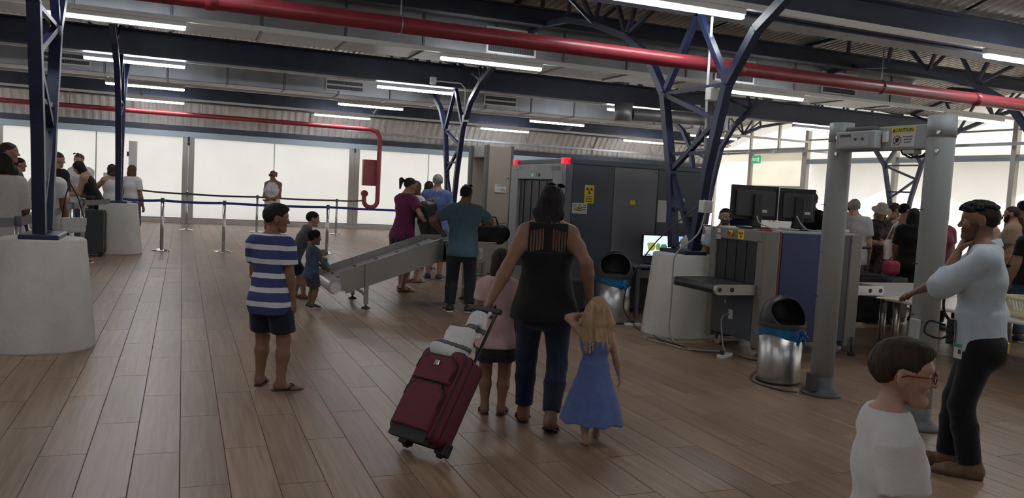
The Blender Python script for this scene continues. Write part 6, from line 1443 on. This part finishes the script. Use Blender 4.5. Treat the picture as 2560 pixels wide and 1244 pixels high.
# white cloth bag with grey bands tied on the handle
M_wb = mat('white cloth bag', (.60, .60, .59), .8, 0, .3, 40, .05, 10); M_band = mat('grey band', (.10, .10, .10), .8)
def local(x, y, z): return np.array(Vector((1.35, 4.49, .026))+Ms @ Vector((x, y, z)))
b0 = local(.0, .14, .60); P = [pell(local(-.02, .17, .56), local(.0, .12, .70), (.13, .06), (.10, .05), np.array(Ms @ Vector((1, 0, 0)))[:3], .03), pell(local(.03, .10, .70), local(.02, .07, .86), (.09, .035), (.06, .03), np.array(Ms @ Vector((1, 0, 0)))[:3], .03), pell(local(-.10, .05, .52), local(-.08, .10, .74), (.05, .03), (.035, .03), np.array(Ms @ Vector((0, 1, 0)))[:3], .03), pell(local(.06, .15, .57), local(.05, .14, .78), (.05, .03), (.06, .02), np.array(Ms @ Vector((1, 0, 0)))[:3], .02)]
o0 = np.array((1.5, 4.55, .5)); 
for q in P: q['a'] = q['a']-o0; q['b'] = q['b']-o0
fo = folds(.010, 3, 1.6); v, f = sdf_verts(P, .008, 0, fo)
cb = empty('cloth_bag', tuple(o0), 0, 'crumpled white cloth bag with grey bands on top of the burgundy suitcase', 'bag')
link('bag_cloth', vq_mesh('bag_cloth', [(v, f, 0)], [M_wb]), None, cb)
for z0, z1 in ((.585, .615), (.735, .77)):
    v, f = sdf_verts(P, .008, .003, fo, lambda Q, z0=z0, z1=z1: np.abs(((Q+o0)-np.array((1.35, 4.49, .026))) @ np.array(uu.normalized())-(z0+z1)/2)-(z1-z0)/2); link('grey_band', vq_mesh('grey_band', [(v, f, 0)], [M_band]), None, cb)
MB().tube([Vector(local(-.02, .05, .84)-o0), Vector(local(-.06, .03, .90)-o0), Vector(local(.0, .0, .93)-o0), Vector(local(.06, .04, .90)-o0), Vector(local(.03, .06, .84)-o0)], .012, 8).build('bag_strap', M_wb, cb)
# cases in the hall
M_olive = mat('dark olive case', (.022, .026, .018), .55, 0, .1, 80); M_bk = mat('black nylon', (.012, .012, .014), .7, 0, .2, 120); M_slate = mat('slate case', (.03, .036, .042), .5, 0, .1, 80)
suitcase('suitcase', 'dark olive suitcase being lifted off the conveyor by the woman in maroon', (3.52, 11.50, .86), (-.32, -.10, .9), (.15, -1, 0), .52, .36, .20, M_olive, M_bk, 0, True, False)
suitcase('suitcase', 'big slate suitcase standing in the queue behind the stanchion', (-1.55, 16.15, .026), (0, 0, 1), (-1, .1, 0), .80, .52, .30, M_slate, M_bk, .22, False, False)
# duffel on the conveyor by the man in teal
P = [pell((-.16, 0, .14), (.20, 0, .14), (.15, .13), (.15, .13), (0, 1, 0), .04), pell((.0, 0, .05), (.18, 0, .05), (.16, .06), (.16, .06), (0, 1, 0), .04)]
v, f = sdf_verts(P, .012, 0, folds(.006, 5)); df = empty('duffel_bag', (3.86, 10.42, .83), 0, 'black soft travel bag on the end of the conveyor beside the man in teal', 'bag'); link('bag_body', vq_mesh('bag_body', [(v, f, 0)], [M_bk]), None, df, (0, 0, -.005))
MB().tube([(-.1, -.05, .26), (-.06, -.05, .36), (.1, -.05, .36), (.14, -.05, .26)], .012, 6).build('bag_handle', M_trim, df); MB().tube([(-.24, 0, .275), (0, 0, .285), (.28, 0, .275)], .006, 6).build('bag_zip', M_frame, df)
# queue handbag
hbg = empty('handbag', (-1.33, 12.16, .70), math.radians(20), 'white handbag hanging at the hip of the woman with very long black hair', 'handbag')
MB().bbox((-.15, -.05, .0), (.15, .05, .20), .03).build('bag_body', M_wb, hbg); MB().tube([(-.13, 0, .19), (-.10, .0, .45), (-.05, -.02, .66)], .009, 6).tube([(.13, 0, .19), (.06, 0, .45), (-.05, -.02, .66)], .009, 6).build('shoulder_strap', M_black, hbg); MB().bbox((-.15, -.056, .10), (.15, -.05, .20), .01).build('flap', M_wb, hbg)
tag(MB().bbox((-.035, -.004, -.07), (.035, .004, .07), .004).build('phone', M_wb, None, (-1.47, 18.66, 1.42), (0, 0, .2)), 'pale phone held up by the woman in the white tank top', 'phone')
# crowd luggage
for x, y, h, rz, m, l in ((8.78, 8.66, .66, .3, M_bk, 'black suitcase in front of the man in the light grey tee'), (9.20, 8.62, .62, -.2, M_slate, 'slate suitcase standing below the straw hat'), (9.45, 7.46, .68, .5, M_bk, 'black suitcase behind the guard')):
    suitcase('suitcase', l, (x, y, .026), (0, 0, 1), (math.cos(rz), -math.sin(rz), 0), h, .42, .24, m, M_trim, .34 if m is M_bk else 0, True, False, 'suitcases of the crowd')
tt = empty('tote_bag', (9.40, 8.78, .0), 0, 'cream cloth tote bag on the shoulder of the woman in black', 'bag')
v, f = sdf_verts([pell((0, 0, .86), (0, 0, 1.16), (.17, .05), (.15, .025), (1, .4, 0), .02, True)], .012, 0, folds(.006, 2)); link('bag_cloth', vq_mesh('bag_cloth', [(v, f, 0)], [C_['cream']]), None, tt)
MB().tube([(-.10, -.04, 1.15), (.02, -.02, 1.34), (.14, .0, 1.42)], .011, 6).build('strap', C_['cream'], tt); MB().tube([(.10, .04, 1.15), (.12, .02, 1.34), (.14, .0, 1.42)], .011, 6).build('strap', C_['cream'], tt)
pk_ = MB(); pk_.bbox((-.12, -.07, 0), (.12, .07, .2), .05); pkb = empty('pink_bag', (9.20, 8.52, .675), 0, 'small raspberry backpack on top of the slate suitcase', 'bag'); pk_.build('bag_body', mat('raspberry', (.35, .03, .08), .7), pkb, (0, 0, 0)); MB().tube([(-.05, 0, .19), (-.03, 0, .24), (.03, 0, .24), (.05, 0, .19)], .008, 6).build('loop', M_trim, pkb)
# blue cloth bag at the queue's near end
v, f = sdf_verts([pell((0, 0, .12), (0, 0, .40), (.16, .11), (.10, .06), (1, 0, 0), .04)], .012, 0, folds(.012, 9)); bb_ = empty('blue_bag', (-1.78, 9.05, 0), 0, 'turquoise cloth bag on the floor beside the chunky front plinth', 'bag'); link('bag_cloth', vq_mesh('bag_cloth', [(v, f, 0)], [mat('turquoise cloth', (.02, .16, .26), .8, 0, .3, 50)]), None, bb_); MB().tube([(-.06, 0, .42), (-.04, 0, .54), (.04, 0, .54), (.06, 0, .42)], .01, 6).build('bag_handle', C_['navy'], bb_)
